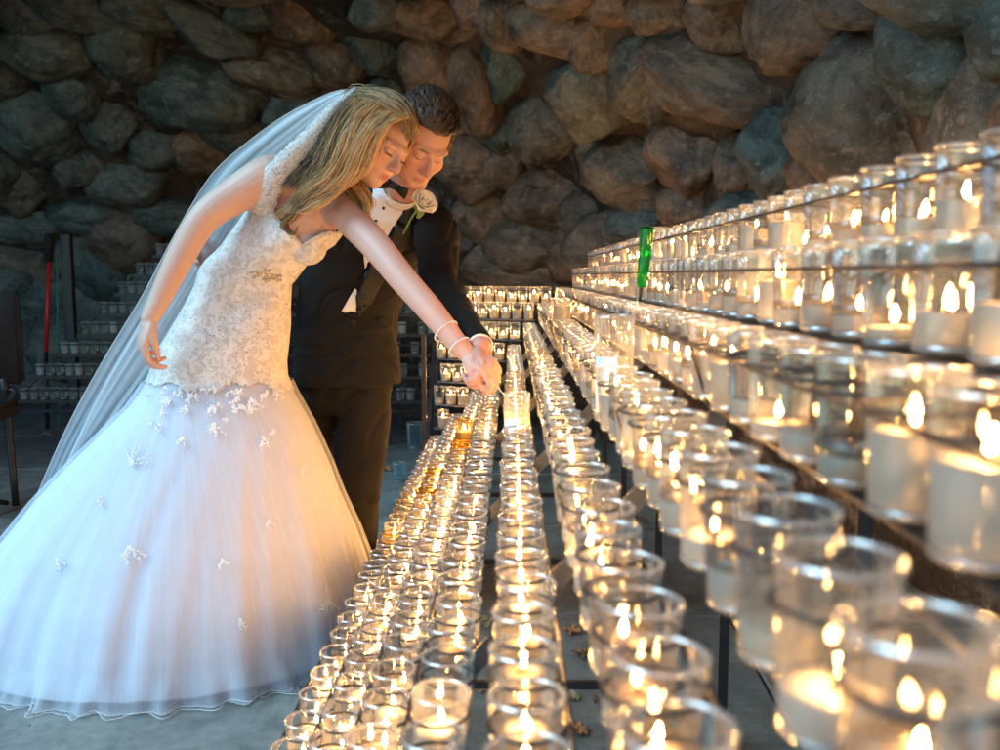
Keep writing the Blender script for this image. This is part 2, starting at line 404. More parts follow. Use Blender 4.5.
BL = [(552,28,46,30,12),(612,8,27,22,0),(662,14,34,26,0),(800,28,54,48,-20),(722,84,82,42,14),(648,77,36,42,40),(590,99,44,44,10),
(545,132,36,34,-20),(632,175,50,40,5),(690,158,42,42,0),(738,168,24,34,0),(778,160,42,44,10),(880,115,86,76,-10),(945,48,66,62,0),(860,5,50,26,0),
(548,198,42,30,0),(508,62,26,40,15),(505,168,22,24,0),(575,256,28,32,10),(528,250,42,30,0),(206,28,52,22,24),(128,46,36,34,0),
(42,46,42,32,10),(194,96,55,38,8),(279,71,48,26,12),(110,126,24,26,0),(38,126,44,44,0),(336,60,28,30,0),(376,46,27,32,10),(426,15,40,24,0),
(430,68,30,32,0),(476,86,28,46,-10),(470,168,42,34,0),(487,216,32,26,0),(130,186,36,26,0),(15,192,30,26,0),(30,230,36,20,0),(200,150,32,24,0),
(300,18,34,26,10),(478,8,26,26,0),(720,20,34,30,10),(590,45,24,26,0),(150,8,40,22,0),(75,6,40,24,10),(245,135,38,22,5),(78,168,24,22,0),
(75,95,26,24,0),(155,150,24,22,0),(300,110,36,26,0),(345,100,26,22,0),(255,10,30,20,0),(395,95,24,24,0),(430,120,24,20,0),(450,130,26,26,0),
(175,215,40,20,0),(90,215,36,20,0),(460,245,30,22,0),(500,130,26,24,0),(585,212,30,26,0),(640,225,36,26,0),(690,208,34,24,0),(980,120,52,60,0),(740,215,36,28,0),
(820,175,32,30,0),(600,150,24,22,0),(500,275,40,20,0),(20,12,36,24,0),(1020,30,50,50,0),(375,10,26,20,0),(505,22,26,28,0)]
placed = []
for b in BL:
    if place_boulder(*b): placed.append(b[:4])
tries = 0
while tries < 2600 and len(placed) < 190:
    tries += 1
    x, y = random.uniform(-190, 1190), random.uniform(-230, 300)
    R_ = random.uniform(25, 44) * (1.25 if x > 760 else 1)
    if y > 200: R_ *= .8
    if y < -20 or x < -20 or x > 1020: R_ *= 1.5
    if all(((x-a)/(c*.78+R_*.6))**2 + ((y-b_)/(d*.78+R_*.6))**2 > 1 for a, b_, c, d in placed):
        if place_boulder(x, y, R_*random.uniform(1.1, 1.5), R_*random.uniform(.85, 1.1), random.uniform(-25, 25), sink=.1): placed.append((x, y, R_*1.2, R_))
# a ledge of smoother rock low on the wall behind the racks
for (x, y, rx, ry, rt) in [(30, 262, 60, 26, 0), (120, 262, 60, 30, 0), (20, 330, 70, 50, 5), (95, 330, 60, 50, 0), (200, 300, 80, 60, 0), (420, 300, 60, 40, 0), (530, 262, 70, 30, 5), (470, 285, 60, 26, 0), (620, 245, 60, 36, 0), (900, 200, 90, 60, 0), (1010, 190, 70, 60, 0)]:
    place_boulder(x, y, rx, ry, rt, depth=.35, sink=.1)

# ================================================================== votive jars (shared meshes)
RING_Z = .073
def jar_mesh(name, wall, rim, R=.0325, Rb=.0275, H=.100, seg=24, foot=.006):
    bm = bmesh.new()
    def rr(z): return Rb + (R-Rb)*min(1, (z/(H*.92)))**1.1
    bm_lathe(bm, [(rr(foot), foot)] + [(rr(z), z) for z in (H*.25, H*.5, H*.73, H*.9)] + [(R, H-.003)], seg, 0)
    # thick rolled rim
    for z0, r0 in ((H, .0021),):
        pr = [(R-.0009 + r0*math.cos(a), z0-.002 + r0*math.sin(a)) for a in [2*math.pi*k/8 for k in range(9)]]
        bm_lathe(bm, pr, seg, 1)
    # heavy base
    bm_lathe(bm, [(0, 0), (Rb*.86, 0), (Rb*.99, .0025), (Rb+.0004, foot+.001), (Rb*.9, foot+.0025), (0, foot)], seg, 1)
    bmesh.ops.recalc_face_normals(bm, faces=bm.faces)
    me = bpy.data.meshes.new(name); bm.to_mesh(me); bm.free()
    me.materials.append(wall); me.materials.append(rim); me.polygons.foreach_set('use_smooth', [True]*len(me.polygons)); return me
def wax_mesh(name, h, mat, R=.0272, z0=.0085, seg=20, wick=True, H=.1):
    bm = bmesh.new(); r2 = R + (h/H)*.0042
    bm_lathe(bm, [(0, z0), (R*.97, z0), (R, z0+.0015), (r2, z0+h-.0015), (r2-.0015, z0+h), (R*.45, z0+h-.0018), (0, z0+h-.0025)], seg, 0)
    if wick: bm_tube(bm, [(0, 0, z0+h-.004), (.0004, 0, z0+h+.003), (.0018, .0004, z0+h+.008)], .0009, 5, mi=1)
    bmesh.ops.recalc_face_normals(bm, faces=bm.faces)
    me = bpy.data.meshes.new(name); bm.to_mesh(me); bm.free(); me.materials.append(mat); me.materials.append(M_WICK)
    me.polygons.foreach_set('use_smooth', [True]*len(me.polygons)); return me
def flame_mesh(s=1.0):
    bm = bmesh.new()
    bm_lathe(bm, [(0, 0), (.0024*s, .0025*s), (.0040*s, .0065*s), (.0041*s, .010*s), (.0030*s, .0155*s), (.0014*s, .021*s), (0, .025*s)], 8)
    me = bpy.data.meshes.new('flame'); bm.to_mesh(me); bm.free(); me.materials.append(M_FLAME)
    me.polygons.foreach_set('use_smooth', [True]*len(me.polygons)); return me
def melt_mesh(R=.0288):
    bm = bmesh.new(); bm_lathe(bm, [(0, 0), (R, 0), (R+.0006, .0005), (R+.0014, .0095), (R, .0105), (0, .0098)], 20)
    me = bpy.data.meshes.new('melted_wax'); bm.to_mesh(me); bm.free(); me.materials.append(M_MELT)
    me.polygons.foreach_set('use_smooth', [True]*len(me.polygons)); return me
JAR = jar_mesh('glass_jar', M_GLASS, M_RIM, seg=32); JAR_AMB = jar_mesh('amber_jar', M_GLASS_AMB, M_RIM_AMB); JAR_OLD = jar_mesh('dusty_jar', M_GLASS_OLD, M_RIM, seg=16)
JAR_LO = jar_mesh('far_jar', M_GLASS, M_RIM, seg=12)
WAX_H = [.010, .018, .026, .050, .037]; WAXES = [wax_mesh('wax', h, M_WAX) for h in WAX_H]; WAX_A = wax_mesh('wax', .02, M_WAX_AMB)
FLAME = flame_mesh(.70); FLAME_S_ = flame_mesh(.55); MELT = melt_mesh()

ORD = ['zeroth', 'nearest', 'second', 'third', 'fourth', 'fifth', 'sixth', 'seventh', 'eighth', 'ninth', 'tenth', 'eleventh', 'twelfth', 'thirteenth', 'fourteenth', 'fifteenth', 'sixteenth', 'seventeenth', 'eighteenth', 'nineteenth', 'twentieth', 'twenty-first', 'twenty-second', 'twenty-third', 'twenty-fourth', 'twenty-fifth', 'twenty-sixth', 'twenty-seventh', 'twenty-eighth', 'twenty-ninth', 'thirtieth', 'thirty-first', 'thirty-second', 'thirty-third', 'thirty-fourth', 'thirty-fifth', 'thirty-sixth', 'thirty-seventh', 'thirty-eighth', 'thirty-ninth', 'fortieth', 'forty-first', 'forty-second', 'forty-third', 'forty-fourth', 'forty-fifth']
ROWN = {1: 'lowest row', 2: 'second row up', 3: 'third row up', 4: 'fourth row up', 5: 'fifth row up', 6: 'sixth row up', 7: 'seventh row up', 8: 'eighth row up', 9: 'ninth row up', 10: 'topmost row'}
RX = [-.360, -.264, -.168, -.078, .015, .096, .172, .266, .359, .447]
RH = [-.770, -.669, -.566, -.459, -.351, -.246, -.143, -.060, .035, .127]
PITCH_J = .0957; PH = {5: .725, 7: .36, 8: .59, 9: .648, 10: .809, 6: .572, 4: 1.051, 3: 1.255, 2: 1.05, 1: 1.40}
def y_end(k): return 4.66 + .075*(k-5)
def rrow_z(k): return HC + RH[k-1]
cands = []                           # every votive on the lit racks: x, y, z of its foot, kind
for k in range(1, 11):
    y0 = PH[k] % PITCH_J
    n = int((y_end(k)-y0)/PITCH_J); c = 0
    for i in range(n+1):
        y = y0 + i*PITCH_J
        if y > y_end(k)-.04: break
        x = RX[k-1]; z = rrow_z(k)-.100
        px, py, d = PR((x, y, z+.08))
        if d < .12: continue
        if px > 1090 or py > 840 or px < 240 or py < 90: continue
        if k == 7 and y < .22: continue
        c += 1
        cands.append([k, c, x + random.uniform(-.0025, .0025), y + random.uniform(-.003, .003), z, d, px, py, 1.0])
# back run of the lit rack, turned to the camera, a little farther to its left
def back_pt(k, s): return Vector((RX[k-1]-.075 - s, y_end(k)+.03 + s*.42, rrow_z(k)))
BACK_S = {}
for k in range(1, 9):
    s = 0.0; L = RX[k-1]-.075+.385; BACK_S[k] = L; c = 0
    while s < L:
        p = back_pt(k, s); px, py, d = PR(p); c += 1
        cands.append([k+20, c, p.x, p.y, p.z-.092, d, px, py, .92]); s += .0625
order = sorted(range(len(cands)), key=lambda i: cands[i][5]/cands[i][8])
near_ids = set(order[:300])
TALL = [(5, 2.20), (7, 1.50), (7, 3.22), (7, 3.02), (3, 3.20), (9, 2.49)]
def near_tall(k, y): return any(k == a and abs(y-b) < .05 for a, b in TALL)
far_bms = {}
tower = {'jar': ([], [], []), 'wax': ([], [], []), 'flame': ([], [], [])}
def add_inst(key, me, M):
    vs, fs, ms = tower[key]; o = len(vs)
    vs.extend([M @ v.co for v in me.vertices]); fs.extend([[o+i for i in p.vertices] for p in me.polygons]); ms.extend([p.material_index for p in me.polygons])
rv = random.Random(11)
n_lit = 0
for i, (k, c, x, y, z, d, px, py, s) in enumerate(cands):
    if near_tall(k, y): continue
    u = rv.random(); lit = rv.random() < .87; amber = False
    if k > 20: wi = rv.choice([1, 2, 3, 3, 4]); lit = rv.random() < .93
    else: wi = 3 if u < .09 else (2 if u < .42 else (1 if u < .80 else 0))
    if k == 8 and y < .63: wi, lit = 3, True
    if k == 9 and y < .72: wi, lit = 4, True
    if k == 10 and abs(y-.905) < .03: wi, lit = 4, True
    if k == 5: lit = True; wi = min(wi, 2)
    if k == 1 and 2.30 < y < 2.60: lit = False; wi = 0
    if (k == 2 and 2.62 < y < 3.1) or (k == 1 and 2.6 < y < 2.78) or (k == 3 and 2.8 < y < 3.3): amber = rv.random() < .4
    tilt = rv.uniform(-.035, .035), rv.uniform(-.035, .035), rv.uniform(0, 6.28)
    if i in near_ids:
        r = empty('votive_candle', (x, y, z)); r.rotation_euler = tilt; r.scale = (s, s, s)
        mesh_obj('glass_jar', JAR_AMB if amber else JAR, r)
        wm = WAX_A if amber else WAXES[wi]; wh = .0085 + (.02 if amber else WAX_H[wi])
        mesh_obj('wax', wm, r)
        if lit:
            f = mesh_obj('flame', FLAME if rv.random() < .7 else FLAME_S_, r, (.0016, .0004, wh+.004)); f.rotation_euler = (rv.uniform(-.12, .12), rv.uniform(-.12, .12), 0)
            f.scale = (1, 1, rv.uniform(.85, 1.25))
        if wi in (1, 2) and not amber and d < 2.2 and rv.random() < .6: mesh_obj('melted_wax', MELT, r, (0, 0, wh-.002))
        what = 'amber glass votive' if amber else ('lit votive' if lit else 'unlit votive')
        wx = '' if amber else [' burnt to a disc', ' burnt low', ' half burnt', ' full of white wax', ' two-thirds full'][wi]
        if k < 20: lab = f'{what}{wx}, {ORD[c]} from the near end of the {ROWN[k]}'
        else: lab = f'{what}{wx}, {ORD[c]} from the corner, corner rack, {ROWN[k-20]}'.replace('nearest from', 'nearest to')
        lab = lab.replace('nearest from the near end', 'at the near end')
        tag(r, lab, 'candle', 'votive candles on the lit racks')
    else:
        M = Matrix.Translation((x, y, z)) @ Matrix.Rotation(tilt[2], 4, 'Z') @ Matrix.Diagonal((s, s, s, 1))
        add_inst('jar', JAR_LO, M); add_inst('wax', WAXES[wi], M)
        if lit: add_inst('flame', FLAME_S_ if k < 20 else FLAME, M @ Matrix.Translation((0, 0, .0125+WAX_H[wi])))
fr = tag(empty('far_votive_candles', (0, 4.6, .4)), 'farthest lit votive candles packed at the corner of the racks', 'candles', None, 'stuff')
for key, mats in (('jar', [M_GLASS, M_RIM]), ('wax', [M_WAX, M_WICK]), ('flame', [M_FLAME])):
    vs, fs, ms = tower[key]
    if not vs: continue
    me = pydata({'jar': 'glass_jars', 'wax': 'wax', 'flame': 'flames'}[key], vs, fs, mats); me.polygons.foreach_set('material_index', ms)
    o = mesh_obj(me.name, me); centre_child(o, fr); tag(o, kind='stuff')

# ------------------------------------------------------------------ stepped rack on the right
rack = tag(empty('votive_rack', (.05, 2.6, 0)), 'long stepped black iron rack carrying ten rows of lit votive candles', 'candle rack')
def rp(name, bm, mat, parent=None, smooth=False):
    o = from_bm(name, bm, mat, None, smooth); centre_child(o, parent or rack) if (parent is None or parent.location.length) else setattr(o, 'parent', parent); return o
bm = bmesh.new()
pr = [(.0335+.0021*math.cos(a), .0021*math.sin(a)) for a in [2*math.pi*k/6 for k in range(7)]]
bm_lathe(bm, pr, 20); RING = bpy.data.meshes.new('ring'); bm.to_mesh(RING); bm.free(); RING.materials.append(M_IRON); RING.polygons.foreach_set('use_smooth', [True]*len(RING.polygons))
ring_v, ring_f = [], []; nr = 0
for i in order:
    k, c, x, y, z, d, px, py, s = cands[i]
    if k > 20: continue
    if nr < 290:
        o = mesh_obj('ring', RING, rack, Vector((x, y, z+RING_Z))-rack.location); nr += 1
    else:
        o = len(ring_v); ring_v.extend([v.co+Vector((x, y, z+RING_Z)) for v in RING.vertices]); ring_f.extend([[o+j for j in p.vertices] for p in RING.polygons])
if ring_v:
    o = mesh_obj('far_rings', pydata('far_rings', ring_v, ring_f, M_IRON)); centre_child(o, rack); tag(o, kind='stuff')
for k in range(1, 11):
    x = RX[k-1]; z = rrow_z(k)-.100; y0 = .12 if k > 3 else .7
    bm = bmesh.new()
    for sx in ((-.0365, .0365) if k >= 8 else (.0365,) if k >= 5 else (-.0365,)):
        bm_bar(bm, (x+sx, y0, z+RING_Z-.001), (x+sx, y_end(k)-.02, z+RING_Z-.001), .003, .004)
    rp('ring_rail', bm, M_IRON)
    bm = bmesh.new()
    if k >= 9:
        bm_box(bm, (x, (y0+y_end(k))/2, z-.006), (.034 if k < 9 else .064, y_end(k)-y0, .005))
        bm_box(bm, (x-(.017 if k < 9 else .032), (y0+y_end(k))/2, z-.012), (.004, y_end(k)-y0-.002, .022))
    else:
        bm_box(bm, (x, (y0+y_end(k))/2, z-.006), (.012 if k < 8 else .022, y_end(k)-y0, .004))
    bmesh.ops.bevel(bm, geom=bm.edges[:], offset=.0008, segments=1, affect='EDGES')
    rp('shelf_bar', bm, M_IRON)
slope = (RH[9]-RH[0])/(RX[9]-RX[0])
for y in (.45, 1.20, 1.95, 2.84, 3.74, 4.50):
    a = Vector((RX[0]-.02, y, rrow_z(1)-.098)); b = Vector((RX[9]+.02, y, rrow_z(10)-.098))
    for dy in (0,):
        bm = bmesh.new(); bm_bar(bm, a+Vector((0, -.014, -.012)), b+Vector((0, -.014, -.012)), .005, .026)
        bm_bar(bm, a+Vector((0, .001, -.024)), b+Vector((0, .001, -.024)), .026, .004)
        rp('stringer', bm, M_STEEL)
    for xx in (RX[0]+.03, RX[9]+.03):
        zt = rrow_z(1)-.15+(xx-RX[0])*slope
        bm = bmesh.new(); bm_box(bm, (xx, y-.012, zt/2), (.022, .004, zt)); bm_box(bm, (xx+.010, y+.0005, zt/2), (.004, .021, zt)); rp('post', bm, M_IRON)
    bm = bmesh.new(); bm_box(bm, ((RX[0]+RX[9])/2, y+.02, .15), (RX[9]-RX[0], .012, .018)); rp('foot_bar', bm, M_IRON)
for xx in (RX[0]+.03, RX[9]+.03):
    bm = bmesh.new(); bm_box(bm, (xx, 2.65, .045), (.02, 4.0, .012)); rp('long_bar', bm, M_IRON)
# small jar-stop brackets under row rails
for k in range(5, 9):
    for y in (1.15, 2.1, 3.1, 4.0):
        x = RX[k-1]; z = rrow_z(k)-.1
        bm = bmesh.new(); bm_bar(bm, (x-.036, y, z+RING_Z-.004), (x-.012, y, z-.008), .008, .003); bm_bar(bm, (x+.036, y, z+RING_Z-.004), (x+.012, y, z-.008), .008, .003); rp('hanger', bm, M_IRON)

# ------------------------------------------------------------------ lit rack across the back corner
brk = tag(empty('corner_rack', (-.1, 4.9, 0)), 'short black rack of eight lit candle rows facing us at the far corner', 'candle rack')
for k in range(1, 9):
    L = BACK_S[k]; a, b = back_pt(k, -.03), back_pt(k, L)
    bm = bmesh.new(); bm_bar(bm, a-Vector((0, .03, .094)), b-Vector((0, .03, .094)), .005, .006); bm_bar(bm, a-Vector((0, 0, .0945)), b-Vector((0, 0, .0945)), .03, .003); rp('shelf_bar', bm, M_STEEL, brk)
    bm = bmesh.new()
    bm_bar(bm, a+Vector((0, -.029, -.022)), b+Vector((0, -.029, -.022)), .003, .004); bm_bar(bm, a+Vector((0, .029, -.022)), b+Vector((0, .029, -.022)), .003, .004); rp('ring_rail', bm, M_IRON, brk)
a, b = back_pt(1, BACK_S[1]), back_pt(8, BACK_S[8])
bm = bmesh.new(); bm_bar(bm, a+Vector((-.03, -.04, -.14)), b+Vector((-.03, 0, -.10)), .02, .04); rp('end_stringer', bm, M_IRON, brk)
bm = bmesh.new(); bm_box(bm, (a.x-.035, a.y-.05, .40), (.022, .022, .80)); rp('post', bm, M_IRON, brk)

# ------------------------------------------------------------------ tall jars standing in the rings
def tall_jar(k, y, H, R, mat, rim, label, kind='tall_candle', label_card=False, dx=0, wax=.07, lit=True, tilt=0, waxm=None):
    z = rrow_z(k)-.100
    r = tag(empty(kind, (RX[k-1]+dx, y, z)), label, 'candle'); r.rotation_euler = (0, tilt, 0)
    mesh_obj('glass_jar', jar_mesh('tall_jar', mat, rim, R=R, Rb=R*.93, H=H, seg=24), r)
    if wax: mesh_obj('wax', wax_mesh('wax', wax, waxm or M_WAX, R=R*.86, H=.3), r)
    if lit: mesh_obj('flame', FLAME, r, (.0018, .0004, .013+wax))
    if label_card:
        bm = bmesh.new(); n = 8; vs = []
        for j in range(n+1):
            a = math.radians(-150 + 62*j/n)
            for (rad, zz) in ((R*1.0+.001, H*.10), (R*1.0+.001, H*.62), (R*1.0+.0016, H*.62), (R*1.0+.0016, H*.10)): vs.append(bm.verts.new((rad*math.cos(a), rad*math.sin(a), zz)))
        for j in range(n):
            for q in range(4): bm.faces.new((vs[4*j+q], vs[4*j+(q+1) % 4], vs[4*j+4+(q+1) % 4], vs[4*j+4+q]))
        from_bm('paper_label', bm, M_CARD, r)
    return r
M_CARD = simple('pale blue paper label', (.62, .74, .82), .7)
tall_jar(5, 2.20, .165, .0325, M_GLASS_TALL, M_RIM, 'tall clear glass candle with a pale label standing above the fifth row', label_card=True)
tall_jar(7, 1.50, .178, .0340, M_GLASS_TALL, M_RIM, 'large tall clear candle glass with blue label above the seventh row', label_card=True, wax=.04)
tall_jar(7, 3.22, .165, .0300, M_GLASS_TALL, M_RIM, 'tall clear candle glass at the far end of the seventh row, farther of two', wax=.10)
tall_jar(7, 3.02, .155, .0320, M_GLASS_TALL, M_RIM, 'tall candle filled with white wax, nearer of two near the corner', wax=.135, lit=False)
tall_jar(3, 3.20, .155, .0310, M_GLASS_AMB, M_RIM_AMB, 'tall amber glass candle glowing on the third row below the joined hands', wax=.10, waxm=M_WAX_AMB)
# green glass: narrow tumbler held upside down on a spike
gz = HC-.050
g = tag(empty('green_glass', (.305, 2.13, gz)), 'tall narrow emerald green glass tilting among the clear votives near the top', 'glass'); g.rotation_euler = (0, math.radians(5), 0)
bm = bmesh.new(); bm_lathe(bm, [(.009, .022), (.0125, .032), (.0145, .09), (.014, .094), (.0148, .10), (.016, .158)], 20, 0)
bm_lathe(bm, [(0, .022), (.009, .022), (.0095, .026), (0, .028)], 20, 1); bm_lathe(bm, [(.0155, .158), (.0172, .160), (.0165, .163), (.0145, .1615), (.0155, .158)], 20, 1)
from_bm('glass_tumbler', bm, [M_GLASS_GRN, M_RIM_GRN], g)
bm = bmesh.new(); bm_tube(bm, [(0, 0, -.012), (0, 0, .024)], [.003, .0055], 8); from_bm('spike', bm, M_IRON, g)
t = tall_jar(10, 2.745, .118, .030, M_GLASS_TALL, M_RIM, 'clear glass with a pale blue label in the top row beside the green glass', label_card=True, wax=.02)

M_PANEL = simple('dark enamel', (.016, .018, .018), .6)
# ------------------------------------------------------------------ unlit rack on the left
ul = tag(empty('unlit_rack', (-2.2, 6.0, 0)), 'wide black rack of empty dusty glasses against the cave wall behind the couple', 'candle rack')
rows = [(245, 160), (264, 140), (283, 122), (303, 104), (323, 85), (343, 65), (365, 40), (389, 24)]
DENTS = ['first', 'second', 'third', 'fourth', 'fifth', 'sixth', 'seventh', 'eighth', 'ninth', 'tenth', 'eleventh', 'twelfth', 'thirteenth', 'fourteenth', 'fifteenth', 'sixteenth', 'seventeenth', 'eighteenth', 'nineteenth', 'twentieth', 'twenty-first', 'twenty-second', 'twenty-third', 'twenty-fourth']
bm = bmesh.new(); bm_lathe(bm, [(.0335+.002*math.cos(a), .002*math.sin(a)) for a in [2*math.pi*k/5 for k in range(6)]], 12); RING2 = bpy.data.meshes.new('ring'); bm.to_mesh(RING2); bm.free(); RING2.materials.append(M_IRON)
ru = random.Random(3); old_wax = wax_mesh('old_wax', .012, simple('grey old wax', (.4, .4, .38), .6), wick=False)
n2 = 0
for ri, (py, px0) in enumerate(rows):
    Yr = 6.25 - ri*.075; zr = U(200, py-3, Yr).z; S = .86
    xa, xb = U(px0-6, py, Yr).x, U(437, py, Yr).x
    for sy in (-.031, .031):
        bm = bmesh.new(); bm_box(bm, ((xa+xb)/2, Yr+sy, zr-.030), (xb-xa, .004, .006)); rp('ring_rail', bm, M_IRON, ul)
    bm = bmesh.new(); bm_box(bm, ((xa+xb)/2, Yr-.01, zr-.094), (xb-xa, .05, .006)); bm_box(bm, ((xa+xb)/2, Yr-.037, zr-.098), (xb-xa, .004, .02)); rp('shelf_bar', bm, M_IRON, ul)
    x = xa+.04; c = 0
    while x < xb-.02:
        px = PR((x, Yr, zr))[0]; c += 1
        vis = px < 255 - ri*13 + 10 or px > 372
        if vis:
            miss = px > 372 and ru.random() < (.25 if ri not in (5, 7) else .6)
            if not miss:
                r = empty('votive_glass', (x, Yr, zr-.089)); r.scale = (S, S, S*.9); mesh_obj('glass_jar', JAR_OLD, r)
                if ru.random() < .4: mesh_obj('old_wax', old_wax, r)
                side = px < 330
                where = f'{DENTS[min(c-1, 23)]} from the left' if side else f'{DENTS[0 if False else min(int((437-px)/9.0), 23)]} from the right, past the groom'
                tag(r, f'dusty glass {where}, {DENTS[ri]} row down of the unlit rack', 'votive glass', 'empty glasses on the unlit rack')
            mesh_obj('ring', RING2, ul, Vector((x, Yr, zr-.026))-ul.location).scale = (S, S, 1); n2 += 1
        x += .0640
zl0, zl1 = U(200, rows[-1][0], 5.72).z-.1, U(200, rows[0][0], 6.25).z-.1
for px in (166, 215, 262, 330, 395, 436):
    xx = U(px, 400, 6.0).x
    bm = bmesh.new(); bm_bar(bm, (xx, 5.66, zl0-.04), (xx, 6.30, zl1), .018, .035); rp('stringer', bm, M_IRON, ul)
    bm = bmesh.new(); bm_box(bm, (xx, 6.28, zl1/2), (.025, .025, zl1)); bm_box(bm, (xx, 5.68, (zl0-.05)/2), (.025, .025, zl0-.05)); rp('post', bm, M_IRON, ul)
xa, xb = U(0, 410, 5.66).x, U(437, 410, 5.66).x
bm = bmesh.new(); bm_tube(bm, [(xa, 5.655, U(100, 411, 5.655).z), (xb, 5.655, U(100, 411, 5.655).z)], .012, 8); rp('bottom_tube', bm, M_STEEL, ul, True)
bm = bmesh.new(); bm_bar(bm, U(164, 244, 6.3), U(22, 396, 5.72), .006, .012); rp('end_stringer', bm, M_PANEL, ul)
bm = bmesh.new(); bm_bar(bm, U(436, 330, 5.7), U(436, 432, 5.66), .03, .03); rp('end_post', bm, M_IRON, ul)

# ================================================================== PEOPLE
# ---------------------------------------------------------------- materials
def skin_material(name, col, blush, lip, brow):
    q = N(name); n = q.noise(25, 4, .6).outputs[0]
    at = q.n('Attribute', attribute_name='paint').outputs['Color']
    sep = q.n('SeparateColor', {0: at})
    c = q.mix(q.n('RGBToBW', {0: q.ramp(n, [(.35, (0, 0, 0)), (.7, (1, 1, 1))])}).outputs[0], c4(*col), c4(*[x*y for x, y in zip(col, (1.02, .92, .9))]))
    c = q.mix(sep.outputs[2], c, c4(*blush)); c = q.mix(sep.outputs[0], c, c4(*lip)); c = q.mix(sep.outputs[1], c, c4(*brow))
    b = q.n('Bump', {'Strength': .3, 'Distance': .0010, 'Height': q.noise(600, 3).outputs[0]})
    return q.surf(q.bsdf(Base_Color=c, Roughness=q.ramp(q.noise(300, 4, .7).outputs[0], [(.3, (.38,)*3), (.7, (.58,)*3)]), Subsurface_Weight=.12, Subsurface_Scale=.006, Subsurface_Radius=(1, .35, .2), Normal=b.outputs[0]))
M_SKIN_F = skin_material('fair skin', (.66, .42, .33), (.66, .31, .23), (.50, .12, .11), (.20, .11, .06))
M_SKIN_M = skin_material('ruddy skin', (.60, .34, .26), (.60, .25, .18), (.45, .17, .14), (.11, .06, .04))
def hair_material(name, a, b):
    q = N(name); n = q.n('TexNoise', {'Vector': q.n('TexCoord').outputs['Object'], 'Scale': 26.0, 'Detail': 3}).outputs[0]
    r = q.n('Attribute', attribute_name='tone').outputs['Fac']
    c = q.mix(q.math('ADD', q.math('MULTIPLY', n, .5), q.math('SUBTRACT', r, .25)), c4(*a), c4(*b))
    hb = q.noise(420, 3, .6).outputs[0]; bp = q.n('Bump', {'Strength': .35, 'Distance': .002, 'Height': hb})
    return q.surf(q.bsdf(Base_Color=c, Roughness=.42, Specular_IOR_Level=.5, Normal=bp.outputs[0]))
M_HAIR_F = hair_material('blonde hair', (.060, .028, .012), (.90, .55, .24))
M_HAIR_M = hair_material('dark brown hair', (.014, .008, .005), (.19, .10, .05))
def lace_material():
    q = N('ivory lace and satin'); tc = q.n('TexCoord').outputs['Object']
    v = q.n('TexVoronoi', {'Vector': tc, 'Scale': 62.0}, feature='DISTANCE_TO_EDGE').outputs[0]
    v2 = q.n('TexVoronoi', {'Vector': tc, 'Scale': 150.0}, feature='F1').outputs[0]
    n = q.noise(34, 5, .6, tc, 1.5).outputs[0]
    thr = q.ramp(v, [(.02, (1, 1, 1)), (.09, (0, 0, 0))]); flo = q.ramp(n, [(.47, (0, 0, 0)), (.53, (1, 1, 1))])
    m = q.math('MAXIMUM', q.math('MULTIPLY', q.n('RGBToBW', {0: thr}).outputs[0], .6), q.math('MULTIPLY', q.n('RGBToBW', {0: flo}).outputs[0], .85))
    c = q.mix(m, c4(.58, .51, .46), c4(.80, .76, .72))
    c = q.mix(q.math('MULTIPLY', q.n('RGBToBW', {0: q.ramp(v2, [(.12, (1, 1, 1)), (.25, (0, 0, 0))])}).outputs[0], .35), c, c4(.62, .52, .42))
    b = q.n('Bump', {'Strength': .35, 'Distance': .003, 'Height': m})
    return q.surf(q.bsdf(Base_Color=c, Roughness=.55, Normal=b.outputs[0], Sheen_Weight=.25))
M_LACE = lace_material()
def band_lace_material():
    q = N('sheer lace edging'); tc = q.n('TexCoord').outputs['Object']
    v = q.n('TexVoronoi', {'Vector': tc, 'Scale': 150.0}, feature='DISTANCE_TO_EDGE').outputs[0]
    n = q.noise(60, 4, .6, tc, 1.8).outputs[0]
    m = q.math('MAXIMUM', q.n('RGBToBW', {0: q.ramp(v, [(.05, (1, 1, 1)), (.13, (0, 0, 0))])}).outputs[0], q.n('RGBToBW', {0: q.ramp(n, [(.45, (0, 0, 0)), (.52, (1, 1, 1))])}).outputs[0])
    m = q.math('MAXIMUM', m, .22)
    d = q.n('MixShader', {0: .35, 1: q.n('BsdfDiffuse', {0: c4(.86, .8, .76)}).outputs[0], 2: q.n('BsdfTranslucent', {0: c4(.86, .8, .76)}).outputs[0]}).outputs[0]
    return q.surf(q.n('MixShader', {0: m, 1: q.n('BsdfTransparent').outputs[0], 2: d}).outputs[0])
M_BAND = band_lace_material()
